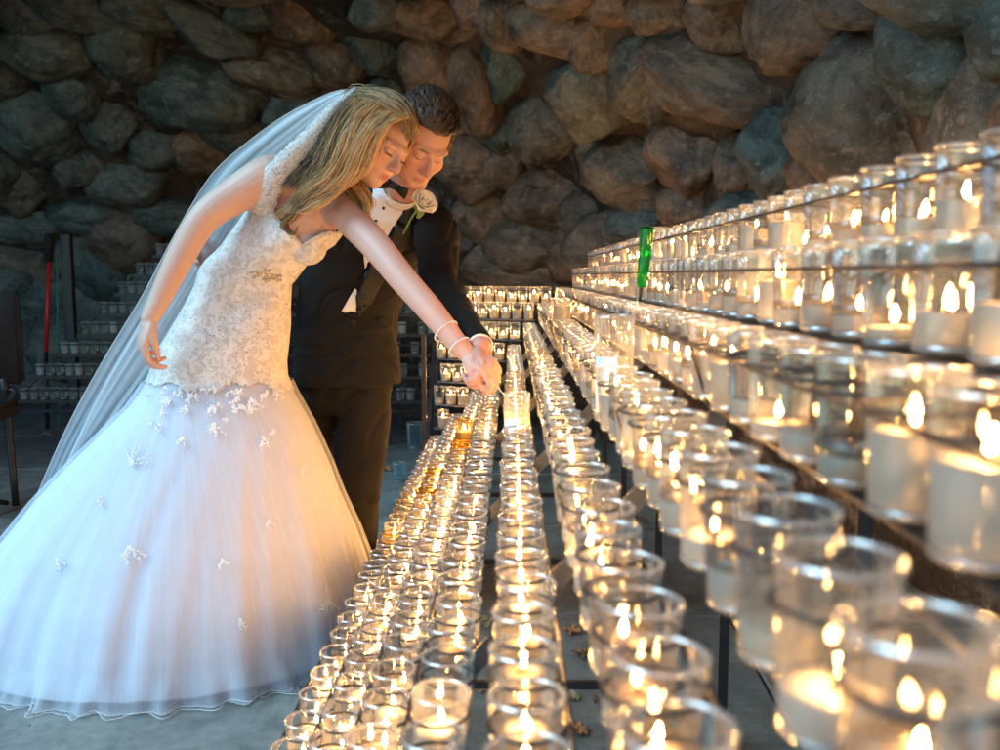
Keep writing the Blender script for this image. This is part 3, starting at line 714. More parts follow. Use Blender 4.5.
def tulle_material(name, alpha, col=(.80, .81, .87), edge=.5, streaks=True):
    q = N(name)
    lw = q.n('LayerWeight', {'Blend': .4}).outputs['Facing']
    geo = q.n('SeparateXYZ', {0: q.n('TexCoord').outputs['Object']})
    ang = q.math('ARCTAN2', q.math('ADD', geo.outputs[0], .96), q.math('SUBTRACT', 2.6, geo.outputs[1]))
    stv = q.n('CombineXYZ', {0: q.math('MULTIPLY', ang, 16.0), 1: q.math('MULTIPLY', geo.outputs[2], .9)}).outputs[0]
    streak = q.n('TexNoise', {'Vector': stv, 'Scale': 1.0, 'Detail': 6, 'Roughness': .62}).outputs[0]
    a = q.math('MINIMUM', q.math('ADD', alpha, q.math('MULTIPLY', lw, edge)), .96)
    tc = q.n('TexCoord').outputs['Object']
    n = q.noise(3.5, 4, .6, tc).outputs[0]; a = q.math('MULTIPLY', a, q.math('ADD', .72, q.math('MULTIPLY', n, .56)))
    if streaks: a = q.math('MINIMUM', q.math('MULTIPLY', a, q.math('ADD', .30, q.math('MULTIPLY', streak, 1.4))), .97)
    d = q.n('MixShader', {0: .4, 1: q.n('BsdfDiffuse', {0: c4(*col)}).outputs[0], 2: q.n('BsdfTranslucent', {0: c4(*col)}).outputs[0]}).outputs[0]
    return q.surf(q.n('MixShader', {0: a, 1: q.n('BsdfTransparent').outputs[0], 2: d}).outputs[0])
M_TULLE = tulle_material('white tulle', .42); M_VEIL = tulle_material('sheer veil tulle', .38, (.84, .94, 1.0), .40, streaks=False)
M_TULLE_IN = simple('white underskirt', (.76, .75, .79), .75, bump=.2, bscale=900)
M_SUIT = simple('black wool', (.0085, .0072, .0068), .85, bump=.35, bscale=1600, Specular_IOR_Level=.25)
M_SATIN = simple('black satin', (.008, .007, .007), .5, Specular_IOR_Level=.3)
M_SHIRT = simple('white pleated shirt cotton', (.82, .79, .76), .7, bump=.2, bscale=700)
M_BEAD = simple('silver and gold beads', (.62, .52, .38), .25, .6)
M_PEARL = simple('pearl', (.85, .8, .75), .25)
M_BLACK = simple('black stud', (.02, .02, .02), .2)

def push_out(me, fn):
    ns = [n.vector.copy() for n in me.vertex_normals]; cs = [v.co.copy() for v in me.vertices]
    me.vertices.foreach_set('co', np.array([c+n*fn(c) for c, n in zip(cs, ns)], 'f').ravel()); me.update()
# ---------------------------------------------------------------- a head as a blended solid
def smin(a, b, k): h = np.clip(.5+.5*(b-a)/k, 0, 1); return b*(1-h)+a*h - k*h*(1-h)
def sell(p, c, r):
    q = (p-np.array(c))/np.array(r); k0 = np.linalg.norm(q, axis=1); k1 = np.linalg.norm(q/np.array(r), axis=1)+1e-9; return k0*(k0-1)/k1
def scap(p, a, b, r1, r2):
    a, b = np.array(a), np.array(b); t = np.clip(((p-a)@(b-a))/((b-a)@(b-a)), 0, 1)[:, None]
    return np.linalg.norm(p-(a+(b-a)*t), axis=1) - (r1+(r2-r1)*t[:, 0])
def head_sdf(p, male):
    d = sell(p, (0, -.015, .030), (.073, .094, .086))
    d = smin(d, sell(p, (0, .022, -.033), (.058, .064, .078)), .03)
    jw = .052 if male else .043
    d = smin(d, sell(p, (0, .026, -.070), (jw, .048, .038)), .03)
    d = smin(d, sell(p, (0, .066, -.098), (.020 if male else .015, .016, .014)), .022)
    for s in (-1, 1):
        d = smin(d, sell(p, (s*.036, .056, -.026), (.024, .026, .022)), .02)
        d = smin(d, scap(p, (s*.012, .083, .022), (s*.045, .068, .022), .010, .009), .012)
        d = -smin(-d, sell(p, (s*.031, .098, .003), (.019, .018, .012)), .012)
        d = smin(d, sell(p, (s*.031, .0735, .002), (.0145, .0135, .0115)), .004)
        d = smin(d, sell(p, (s*.077, -.008, -.006), (.009, .017, .030)), .006)
        d = smin(d, sell(p, (s*.0105, .096, -.036), (.0085, .010, .008)), .007)
    d = smin(d, scap(p, (0, .086, .012), (0, .110 if not male else .113, -.030), .007, .0105), .012)
    if male: d = smin(d, scap(p, (-.019, .081, -.063), (.019, .081, -.063), .005, .005), .008)
    else:
        for s in (-1, 1): d = smin(d, scap(p, (0, .084, -.064), (s*.023, .077, -.058), .005, .004), .008); d = smin(d, sell(p, (s*.037, .060, -.036), (.016, .018, .014)), .012)
    ls = 1 if male else .72
    d = smin(d, sell(p, (0, .087, -.060), (.014, .008*ls, .006*ls)), .007)
    d = smin(d, sell(p, (0, .086, -.0712), (.016, .009*ls, .0062*ls)), .007)
    k_ = 0 if male else .007
    for s in (-1, 1): d = -smin(-d, scap(p, (0, .0925, -.0658), (s*.0245, .084, -.0658+k_), .0020, .0016), .003)
    return d
def head_mesh(bm, M, male=False, nt=150, npz=190):
    th = np.linspace(.001, math.pi-.001, nt); ph = np.linspace(0, 2*math.pi, npz, endpoint=False)
    T, P_ = np.meshgrid(th, ph, indexing='ij'); D = np.stack([np.sin(T)*np.cos(P_), np.sin(T)*np.sin(P_), np.cos(T)], -1).reshape(-1, 3)
    c0 = np.array([0, .02, -.01]); r = np.full(len(D), .19)
    for _ in range(70): r -= head_sdf(c0+D*r[:, None], male)*.75
    V = c0 + D*np.clip(r, .01, .2)[:, None]
    vs = [bm.verts.new(M @ Vector(v)) for v in V]
    for i in range(nt-1):
        for j in range(npz):
            k = (j+1) % npz; bm.faces.new((vs[i*npz+j], vs[i*npz+k], vs[(i+1)*npz+k], vs[(i+1)*npz+j]))
    bm.faces.new([vs[j] for j in range(npz)]); bm.faces.new([vs[(nt-1)*npz+j] for j in range(npz)][::-1])
def frame_from(g, u, pos, s=1.0):
    g = Vector(g).normalized(); u = Vector(u); u = (u - g*u.dot(g)).normalized(); r = g.cross(u)
    return Matrix.Translation(pos) @ Matrix((r, g, u)).transposed().to_4x4() @ Matrix.Scale(s, 4)
def paint_face(o, M, male):
    me = o.data; n = len(me.vertices); co = np.empty(n*3, 'f'); me.vertices.foreach_get('co', co); co = co.reshape(-1, 3)
    Mi = np.array(M.inverted()); L = co@Mi[:3, :3].T + Mi[:3, 3]
    x, y, z = np.abs(L[:, 0]), L[:, 1], L[:, 2]
    front = (y > .06)
    lip = front*np.clip(1.6-np.sqrt((x/.0225)**2 + ((z+.066-(0 if male else 14*x*x))/.0105)**2)*1.5, 0, 1)
    brow = front*np.clip(1.8-np.sqrt(((x-.030)/.022)**2 + ((z-.024+.12*np.abs(x-.028))/.0042)**2)*1.5, 0, 1)*(.9 if male else .55)
    lash = front*np.clip(1.6-np.sqrt(((x-.031)/.0155)**2 + ((z+.0055-((x-.031)/.015)**2*.0035)/.0024)**2)*1.3, 0, 1)
    brow = np.maximum(brow, lash)
    blush = (y > .03)*np.clip(1.2-np.sqrt(((x-.042)/.026)**2+((z+.028)/.024)**2), 0, 1)*.7 + (y > .1)*.4*(z < -.01)
    at = me.color_attributes.new('paint', 'FLOAT_COLOR', 'POINT')
    arr = np.stack([lip, brow, np.clip(blush, 0, 1), np.ones(n)], 1).astype('f'); at.data.foreach_set('color', arr.ravel())

# ---------------------------------------------------------------- a hand: palm and five bent fingers
def hand(bm, wrist, d, nrm, s=1.0, curl=(.5, .5, .5, .5), side=1, thumb=(.6, .55), spread=.12):
    """d: wrist to knuckles, nrm: out of the back of the hand; side=1 puts the thumb on d x nrm"""
    d = Vector(d).normalized(); nrm = Vector(nrm); nrm = (nrm-d*nrm.dot(d)).normalized(); t = d.cross(nrm)*side
    P_ = lambda a, b, c: Vector(wrist) + (d*a + t*b + nrm*c)*s
    # palm
    R_ = Matrix((t, d, nrm)).transposed()
    bm_ell(bm, P_(.045, .002, 0), (.038*s, .050*s, .0145*s), R_, 3); bm_ell(bm, P_(.035, .020, -.008), (.018*s, .030*s, .014*s), R_, 2)
    bm_tube(bm, [P_(-.03, 0, 0), P_(.0, 0, 0), P_(.03, 0, 0)], [.024*s, .0235*s, .024*s], 12, 2, flat=.8)
    for i, (b, L, r) in enumerate(((.028, .042, .0088), (.0095, .046, .0092), (-.009, .043, .0088), (-.0265, .034, .0077))):
        a = curl[i]; p = P_(.078-.004*abs(i-1), b, 0); dirn = (d + t*(spread*(1.2-i)*.5)).normalized(); pts = [p - dirn*.02*s, p]; ax = dirn.cross(nrm).normalized()
        n_ = nrm.copy()
        for j, (fr, cv) in enumerate(((1.0, a), (.62, a*1.25), (.5, a*.8))):
            R2 = Matrix.Rotation(-cv, 3, ax); dirn = R2 @ dirn; pts.append(pts[-1] + dirn*L*fr*s)
        bm_tube(bm, pts, [r*s*1.05, r*s*1.08, r*s, r*s*.93, r*s*.72], 10, 3); bm_ell(bm, pts[-1], (r*s*.72,)*3, None, 2); bm_ell(bm, pts[1], (r*s*1.12,)*3, None, 2)
    th, tc_ = thumb; dirn = (d*math.cos(th) + t*math.sin(th) - nrm*.25).normalized(); p = P_(.018, .022, -.006); pts = [p, p + dirn*.036*s]
    d2 = (dirn*math.cos(tc_) - t*math.sin(tc_)*.6 - nrm*math.sin(tc_)*.8 + d*.3).normalized(); pts.append(pts[-1]+d2*.030*s); pts.append(pts[-1]+(d2+d*.2-nrm*.15).normalized()*.024*s)
    bm_tube(bm, pts, [.0135*s, .0115*s, .0102*s, .0078*s], 10, 3); bm_ell(bm, pts[-1], (.0078*s,)*3, None, 2)
    return pts[-1]
def limb(bm, pts, rads, seg=18, n=5, flat=1.0):
    bm_tube(bm, pts, rads, seg, n, flat=flat)
    for p, r in ((pts[0], rads[0]), (pts[-1], rads[-1])): bm_ell(bm, p, (r,)*3, None, 3)

# ================================================================== THE BRIDE
Yb = 2.62
bride = tag(empty('person', on_floor(176, 640)), 'person in a white lace mermaid gown and veil bending over the candles, arm outstretched', 'person')
BH = frame_from((.66, -.50, -.50), (.56, -.1, .82), U(378, 143, 2.55), .98)
bm = bmesh.new(); head_mesh(bm, BH, False)
def sec(px, py, Y, a, b, ang, yaw=0):
    """torso section: lateral axis turned by ang degrees in the picture plane"""
    A = Vector((math.cos(math.radians(ang)), math.sin(math.radians(yaw)), math.sin(math.radians(ang)))).normalized()*a
    ax = Vector((math.sin(math.radians(-ang)), 0, math.cos(math.radians(ang)))); B = ax.cross(A).normalized()*b
    return (U(px, py, Y), A, B)
bm_loft(bm, [sec(232, 400, 2.64, .125, .10, 0), sec(236, 365, 2.63, .140, .11, 0), sec(242, 322, 2.63, .098, .080, -6), sec(252, 285, 2.63, .092, .078, -10), sec(274, 246, 2.63, .105, .085, -22, -12), sec(300, 212, 2.61, .120, .085, -30, -15), sec(314, 192, 2.60, .098, .066, -34, -15), sec(324, 178, 2.60, .055, .05, -38, -15)], 32)
bm_ell(bm, U(284, 240, 2.57), (.050, .045, .052)); bm_ell(bm, U(308, 246, 2.575), (.045, .045, .046))
limb(bm, [U(314, 186, 2.60), U(334, 174, 2.60), U(356, 160, 2.59)], [.056, .048, .046])
# right arm hanging back to the skirt
RA = [U(292, 182, 2.57), U(270, 176, 2.53), U(232, 198, 2.50), U(203, 220, 2.47), U(178, 262, 2.46), U(158, 303, 2.44), U(150, 318, 2.43)]
limb(bm, RA, [.054, .058, .049, .041, .037, .028, .0245], 20, 6)
hand(bm, RA[-1], (U(143, 340, 2.42)-RA[-1]), (-.8, -.6, .1), 1.0, (.55, .6, .7, .8), side=-1, thumb=(.35, .6))
# left arm reaching out to the candles
LA = [U(330, 205, 2.58), U(348, 217, 2.52), U(376, 246, 2.44), U(403, 279, 2.37), U(432, 312, 2.31), U(458, 344, 2.26), U(466, 353, 2.25)]
limb(bm, LA, [.048, .047, .041, .037, .034, .0255, .024], 20, 6)
hand(bm, LA[-1], (U(489, 366, 2.22)-LA[-1]), (.35, -.62, .6), .95, (.75, .8, .85, .85), side=1, thumb=(.5, .6))
# legs inside the skirt
for sx in (-1, 1):
    limb(bm, [U(236+sx*18, 385, 2.62), U(218+sx*20, 500, 2.62), U(205+sx*22, 612, 2.62)], [.085, .055, .038]); bm_ell(bm, U(205+sx*22, 628, 2.58), (.035, .09, .03))
bbody = remeshed('body', bm, .0033, M_SKIN_F, None, 2, .4); paint_face(bbody, BH, False); centre_child(bbody, bride)
# eye lashes and lid line on the visible eye, brow
bm = bmesh.new()
for s in (-1, 1):
    for k in range(9):
        u = -1+2*k/8; a = BH @ Vector((s*.031 + u*.0135, .0868-abs(u)*.004, -.0045-.001*u*u)); b = BH @ Vector((s*.031 + u*.0155, .0915-abs(u)*.003, -.0085))
        bm_tube(bm, [a, (a+b)/2+(b-a)*.05, b], [.0009, .0007, .0003], 4)
o = from_bm('eyelashes', bm, M_BLACK); centre_child(o, bride)

# ---- gown
sil = [(196, 262, 332), (206, 254, 341), (216, 247, 345), (226, 240, 343), (236, 232, 338), (245, 226, 331), (253, 218, 318), (260, 210, 304), (270, 203, 294), (285, 199, 288), (305, 189, 287), (325, 178, 287), (345, 165, 285), (362, 157, 283), (376, 153, 284), (390, 145, 290), (405, 134, 298), (420, 119, 306), (440, 99, 315), (465, 74, 325), (495, 46, 335), (530, 18, 349), (565, -2, 360), (600, -16, 367), (625, -22, 370), (638, -24, 371)]
def interp_sil(py):
    for a, b in zip(sil, sil[1:]):
        if a[0] <= py <= b[0]:
            t = (py-a[0])/(b[0]-a[0]); t2 = t
            return a[1]*(1-t2)+b[1]*t2, a[2]*(1-t2)+b[2]*t2
    return sil[-1][1:]
neck = [(225, 205), (248, 196), (262, 196), (274, 212), (288, 230), (302, 244), (313, 238), (325, 232), (336, 231), (350, 232)]
def neck_y(px):
    for a, b in zip(neck, neck[1:]):
        if a[0] <= px <= b[0]: return a[1]+(b[1]-a[1])*(px-a[0])/(b[0]-a[0])
    return 205 if px < 225 else 232
def gown_grid(py0, py1, nz, na, off=0.0, foldamp=0.0, seed=0, hem=0.0, hemw=0.0, flare=0.0):
    vs = []; g = []
    r = random.Random(seed); waves = [(f, r.uniform(0, 6.28), 1/(f**.55)) for f in (5, 7, 11, 16, 23, 31, 43)]
    for i in range(nz):
        py = py0+(py1-py0)*i/(nz-1); xl, xr = interp_sil(py); Yc = 2.62 if py < 380 else 2.62-.02*(py-380)/260
        a = U(xl, py, Yc); b = U(xr, py, Yc); c = (a+b)/2; rx = (b.x-a.x)/2+off
        k = min(1, max(0, (py-376)/200)); ry = (rx*.70)*(1-k) + rx*.80*k
        if py < 300: ry = max(.095, rx*.62)+off
        row = []
        for j in range(na):
            t = 2*math.pi*j/na; amp = foldamp*k
            f = sum(wt*(math.sin(fr_*t+ph_ + .6*math.sin(i/nz*3+ph_))) for fr_, ph_, wt in waves)
            f = math.copysign(abs(f)**.8, f)
            m = 1+amp*f
            if flare and i > nz*.86: m += flare*((i-nz*.86)/(nz*.14))**1.6*(1+.7*math.sin(t*37+f)+.4*math.sin(t*61))
            z = c.z
            if i >= nz*.8: z += (hem*(1+.8*f*hemw))*(i-nz*.8)/(nz*.2)
            row.append(len(vs)); vs.append(Vector((c.x+rx*math.cos(t)*m, c.y+ry*math.sin(t)*m, max(.004+.002*(j % 2), z))))
        g.append(row)
    return vs, g
def grid_obj(name, vs, g, mat, keep=None, solid=0.0):
    fs = []
    for A, B in zip(g, g[1:]):
        n = len(A)
        for j in range(n):
            k = (j+1) % n; f = (A[j], A[k], B[k], B[j])
            if keep is None or keep([vs[q] for q in f]): fs.append(f)
    me = pydata(name, vs, fs, mat); o = mesh_obj(name, me)
    if solid: md = o.modifiers.new('t', 'SOLIDIFY'); md.thickness = solid; md.offset = 0
    return o
vs, g = gown_grid(196, 400, 130, 170, off=.008)
body_bvh = BVHTree.FromPolygons([v.co.copy() for v in bbody.data.vertices], [tuple(q.vertices) for q in bbody.data.polygons])
# soft drapery creases and the bust in the bodice
for v in vs:
    px, py, d = PR(v)
    if v.y < 2.60:
        for (bx, by, br, h) in ((288, 236, 22, .018), (322, 236, 18, .020)):
            q = ((px-bx)/br)**2+((py-by)/br)**2; v.y -= h*math.exp(-q)
        v.y -= .004*math.sin((py-.55*px)/7.0)*math.exp(-((py-335)/34)**2) + .003*math.sin((py+.8*px)/9.0)*math.exp(-((py-300)/40)**2)
for _ in range(2):
    for v in vs:
        loc, nn, _i, dd = body_bvh.find_nearest(v, .12)
        if loc is not None and (v-loc).dot(nn) < .006:
            px, py, d = PR(v)
            if py > neck_y(px)-6: v += (loc + nn*.008) - v
def keep(q):
    c = (q[0]+q[2])/2; px, py, d = PR(c)
    if py > 386+3*math.sin(px*.21)+2.5*abs(math.sin(px*.47+1))+4*math.sin(px*.07): return False
    if c.y < 2.64: return py > neck_y(px)
    return py > 262-.2*(px-230)
bod = grid_obj('bodice', vs, g, M_LACE, keep, .003); centre_child(bod, bride)
bod_bvh = BVHTree.FromPolygons(vs, [tuple(p.vertices) for p in bod.data.polygons])
vs, g = gown_grid(372, 636, 90, 540, off=-.010, foldamp=.030, seed=8, hem=.022, hemw=.6)
us = grid_obj('underskirt', vs, g, M_TULLE_IN); centre_child(us, bride)
vs, g = gown_grid(368, 640, 110, 720, off=.004, foldamp=.030, seed=8, hem=.004, hemw=1.0, flare=.035)
sk = grid_obj('skirt', vs, g, M_TULLE); centre_child(sk, bride)
skirt_bvh = BVHTree.FromPolygons(vs, [tuple(p.vertices) for p in sk.data.polygons])
hem_pts = [vs[q] for q in g[-1]]
vs, g = gown_grid(380, 640, 80, 540, off=.020, foldamp=.036, seed=8, hem=.02, hemw=1.4, flare=.05)
o = grid_obj('tulle_overlay', vs, g, tulle_material('outer tulle', .14, edge=.30)); centre_child(o, bride)
hem2 = [vs[q] for q in g[-1]]
bm = bmesh.new()
for hp in (hem_pts, hem2): bm_tube(bm, hp+[hp[0]], .0008, 4, caps=False)
o = from_bm('hem_binding', bm, M_SHIRT); centre_child(o, bride)
def hit(px, py, bvh, off=.003):
    r = ray(px, py).normalized(); h = bvh.ray_cast(Vector((0, 0, HC)), r)
    if h[0] is None: return None, None
    n = h[1] if h[1].dot(r) < 0 else -h[1]; return h[0]+n*off, n
# lace peplum scalloping from the back of the waist down to the hand
edge = [(243, 214), (233, 226), (224, 240), (216, 252), (206, 262), (200, 275), (194, 290), (190, 303), (180, 312), (172, 325), (163, 336), (152, 343), (146, 350)]
# neckline trim
bm = bmesh.new(); px = 262
while px < 340:
    h, n = hit(px, neck_y(px)+2.0, bod_bvh, .001)
    if h is not None: bm_ell(bm, h, (.0075, .003, .0065), None, 1)
    px += 2.6
o = from_bm('neckline_trim', bm, M_BAND); centre_child(o, bride)
# beaded appliques
def applique(pts, bvh, name='beaded_applique', size=.0034, parent=None, mat=None):
    bm = bmesh.new(); k = 0
    for (x, y) in pts:
        h, n = hit(x, y, bvh, .003)
        if h is not None: bm_ell(bm, h, (size*random.uniform(.6, 1.2),)*3, None, 1); k += 1
    if not k: bm.free(); return
    o = from_bm(name, bm, mat or M_BEAD); centre_child(o, bride); o['kind'] = 'stuff'
def branch(cx, cy, n, L, ang0, spread):
    out = []
    for b in range(n):
        a = math.radians(ang0+random.uniform(-spread, spread)); l = L*random.uniform(.5, 1)
        for k in range(int(l/1.6)): out.append((cx+math.cos(a)*k*1.6+random.uniform(-1.2, 1.2), cy+math.sin(a)*k*1.6+random.uniform(-1.2, 1.2)))
    return out
applique(branch(268, 275, 10, 12, 90, 80)+branch(268, 272, 8, 22, 175, 14)+branch(268, 275, 6, 18, 15, 16)+branch(266, 272, 10, 8, 0, 180), bod_bvh, size=.0032)
applique([(random.gauss(235, 18), random.gauss(335, 22)) for _ in range(150)], bod_bvh, 'scattered_beads', .0017)
M_APP = simple('white embroidered flowers', (.88, .85, .84), .5)
for (x, y, L, a, n) in [(random.uniform(150, 300), 388+abs(random.gauss(0, 18)), random.uniform(6, 11), random.uniform(40, 140), 4) for _ in range(46)] + [(133, 466, 26, -60, 8), (131, 548, 24, 80, 8), (325, 600, 18, 70, 7), (268, 522, 9, 90, 5), (222, 560, 14, 90, 6), (100, 500, 14, 40, 6), (185, 440, 15, 120, 6), (300, 470, 10, 60, 5), (262, 438, 16, 80, 7), (215, 425, 18, 100, 7), (60, 560, 14, 60, 5), (240, 620, 14, 80, 5), (170, 400, 16, 130, 8), (250, 400, 16, 70, 8), (275, 395, 12, 60, 6)]:
    bm = bmesh.new()
    for (qx, qy) in branch(x, y, n, L, a, 55):
        h, nn = hit(qx, qy, skirt_bvh, .012)
        if h is None: continue
        R_ = nn.to_track_quat('Z', 'Y').to_matrix() @ Matrix.Rotation(random.uniform(0, 6.3), 3, 'Z')
        if random.random() < .55: bm_ell(bm, h, (.0058*random.uniform(.5, 1), .0028, .0009), R_, 1)
        else: bm_ell(bm, h, (.0022,)*3, None, 1)
    o = from_bm('embroidered_applique', bm, [M_APP]); centre_child(o, sk) if False else centre_child(o, bride)
# strap of lace running up over the shoulder and along the veil to the crown
bc = [(258, 215, 15, 2.52), (263, 196, 15, 2.485), (272, 178, 13, 2.465), (288, 158, 11, 2.47), (303, 143, 10, 2.48), (318, 127, 9, 2.48), (332, 110, 7, 2.475), (343, 99, 5, 2.48), (350, 92, 3, 2.50)]
pp = catmull([U(x, y, Y) for x, y, w_, Y in bc], 8); ww = catmull([Vector((w_*2.5/F, 0, 0)) for x, y, w_, Y in bc], 8)
pw, pf = [], []
for i, p in enumerate(pp):
    t = (pp[min(i+1, len(pp)-1)]-pp[max(i-1, 0)]).normalized(); s = t.cross(Vector((0, 1, .15))).normalized()
    for j in range(7):
        u = j/3-1; sc_ = 1+(.16*abs(math.sin(i*.62)) if j in (0, 6) else 0)
        pw.append(p + s*(u*ww[i].x*.82*sc_) + Vector((0, .014*u*u, 0)))
for i in range(len(pp)-1):
    for j in range(6): a = i*7+j; pf.append((a, a+1, a+8, a+7))
o = mesh_obj('lace_strap', pydata('lace_strap', pw, pf, M_BAND)); md = o.modifiers.new('t', 'SOLIDIFY'); md.thickness = .002; centre_child(o, bride)
# ---- veil
O_ = [(352, 90), (338, 90.5), (318, 98), (282, 117), (243, 146), (214, 173), (190, 210), (170, 246), (142, 298), (110, 350), (80, 402), (55, 452), (32, 506), (10, 560)]
I_ = [(354, 92), (346, 100), (334, 114), (315, 140), (290, 165), (268, 192), (252, 222), (236, 252), (200, 305), (172, 350), (140, 392), (110, 432), (84, 470), (60, 520)]
def veil_sheet(name, O_, I_, Y0, Y1, seed, amp):
    o3 = catmull([Vector((x, y, 0)) for x, y in O_], 9); i3 = catmull([Vector((x, y, 0)) for x, y in I_], 9); nn = 34; vs, fs = [], []
    r = random.Random(seed); ph = [r.uniform(0, 6) for _ in range(4)]
    for k, (a, b) in enumerate(zip(o3, i3)):
        f = k/(len(o3)-1)
        for j in range(nn):
            t = j/(nn-1); e = t + .02*math.sin(6*f+ph[3])
            Y = Y0+(Y1-Y0)*f + amp*(.25+f)*(math.sin(t*17+ph[0]+2*f)*.5+math.sin(t*29+ph[1])*.3+math.sin(t*7+ph[2])*.6) + .10*math.sin(t*math.pi)*(1-f)*-.3
            vs.append(U(a.x*(1-e)+b.x*e, a.y*(1-e)+b.y*e, Y))
    for k in range(len(o3)-1):
        for j in range(nn-1): a = k*nn+j; fs.append((a, a+1, a+nn+1, a+nn))
    me = pydata(name, vs, fs, M_VEIL); o = mesh_obj(name, me); centre_child(o, bride)
    bm = bmesh.new(); bm_tube(bm, [vs[k*nn] for k in range(len(o3))], .0011, 5); q = from_bm('veil_hem', bm, M_SHIRT); centre_child(q, bride)
    return o
veil_sheet('veil', O_, I_, 2.58, 2.78, 1, .012)
veil_sheet('veil_layer', [(x+3+i*1.2, y+1) for i, (x, y) in enumerate(O_)], [(x-i*1.6, y) for i, (x, y) in enumerate(I_)], 2.62, 2.86, 4, .016)
bm = bmesh.new(); bm_tube(bm, [U(356, 89, 2.50), U(350, 95, 2.49), U(343, 102, 2.48)], [.008, .010, .007], 8, 3); o = from_bm('veil_comb', bm, M_BAND); centre_child(o, bride)
# ---- bracelets
def bracelet(px, py, Y, ax, R, name='bracelet'):
    bm = bmesh.new(); ax = Vector(ax).normalized(); a = ax.orthogonal().normalized(); b = ax.cross(a); c = U(px, py, Y)
    for k in range(34):
        t = 2*math.pi*k/34; bm_ell(bm, c+(a*math.cos(t)+b*math.sin(t))*R, (.0026,)*3, None, 1)
    o = from_bm(name, bm, M_PEARL); centre_child(o, bride)
axA = LA[-1]-LA[-3]; bracelet(446, 331, 2.283, axA, .034); bracelet(459, 346, 2.258, axA, .030)
# ---- hair
def strands(name, guides, mat, parent, n_each=60, seg=5, rbase=.00085):
    V, Fc, tone = [], [], []
    for (pts, R0, R1, tn, n) in guides:
        c = catmull([Vector(p) for p in pts], 6); m = len(c)
        for s in range(n):
            a = random.uniform(0, 6.28); q = math.sqrt(random.random()); off = Vector((math.cos(a), .8*math.sin(a), math.sin(a)*.7))*q
            wob = [random.uniform(0, 6.28) for _ in range(3)]; fr_ = random.uniform(2, 4.5); wa = random.uniform(.2, .75); tt = min(1, max(0, random.gauss(tn, .27))); l0 = random.choice([0, 0, 0, 1, 2]); l1 = m-random.choice([0, 1, 2, 3, 5, 7, 9]); fly = 1.0 if random.random() < .95 else 1.7; off = off*fly
            ring0 = None; rr = rbase*random.uniform(.7, 1.6)
            for i in range(l0, max(l1, l0+3)):
                i2 = min(i, m-1); f = i2/(m-1); rad = R0*(1-f)+R1*f
                p = c[i2] + off*rad + Vector((math.sin(f*fr_*3+wob[0]), math.sin(f*fr_*2.5+wob[1])*.8, math.sin(f*fr_*3+wob[2])))*rad*wa*.5
                t = (c[min(i2+1, m-1)]-c[max(i2-1, 0)]).normalized(); sx = t.cross(Vector((0, 1, 0)))
                sx = sx.normalized() if sx.length > .01 else Vector((1, 0, 0)); sy = t.cross(sx); r_ = rr*(1-.75*f**3)
                ring = []
                for k in range(3):
                    an = 2.094*k; ring.append(len(V)); V.append(p + (sx*math.cos(an)+sy*math.sin(an))*r_); tone.append(tt)
                if ring0:
                    for k in range(3): Fc.append((ring0[k], ring0[(k+1) % 3], ring[(k+1) % 3], ring[k]))
                ring0 = ring
    me = pydata(name, V, Fc, mat); at = me.attributes.new('tone', 'FLOAT', 'POINT'); at.data.foreach_set('value', np.array(tone, 'f'))
    o = mesh_obj(name, me); centre_child(o, parent); return o
def hair_cap(name, M, male, test, thick, mat, parent, tone=.4):
    nt, npz = 90, 120; th = np.linspace(.02, math.pi-.3, nt); ph = np.linspace(0, 2*math.pi, npz, endpoint=False)
    T, P_ = np.meshgrid(th, ph, indexing='ij'); D = np.stack([np.sin(T)*np.cos(P_), np.sin(T)*np.sin(P_), np.cos(T)], -1).reshape(-1, 3)
    c0 = np.array([0, .0, .0]); r = np.full(len(D), .19)
    for _ in range(60): r -= head_sdf(c0+D*r[:, None], male)*.8
    V = c0+D*r[:, None]; mask = test(V); V2 = V + D*(thick(V))[:, None]
    vs = [M @ Vector(v) for v in V2]; fs = []
    for i in range(nt-1):
        for j in range(npz):
            k = (j+1) % npz; q = (i*npz+j, i*npz+k, (i+1)*npz+k, (i+1)*npz+j)
            if all(mask[x] for x in q): fs.append(q)
    me = pydata(name, vs, fs, mat); at = me.attributes.new('tone', 'FLOAT', 'POINT'); at.data.foreach_set('value', np.full(len(vs), tone, 'f'))
    o = mesh_obj(name, me); md = o.modifiers.new('t', 'SOLIDIFY'); md.thickness = .01; md.offset = -1; centre_child(o, parent)
    return V[mask]
hair_cap('scalp_hair', BH, False, lambda V: (V[:, 2] > .075-.0) | ((V[:, 1] < .045) & (V[:, 2] > -.02-.3*(V[:, 1]))) | ((V[:, 1] < .0) & (V[:, 2] > -.08)), lambda V: .010+.006*np.sin(V[:, 0]*160)**2, M_HAIR_F, bride, .42)
def G(pts, R0, R1, tn, n): return ([U(x, y, Y) for x, y, Y in pts], R0*1.55, R1*1.5, tn, int(n*2.1))
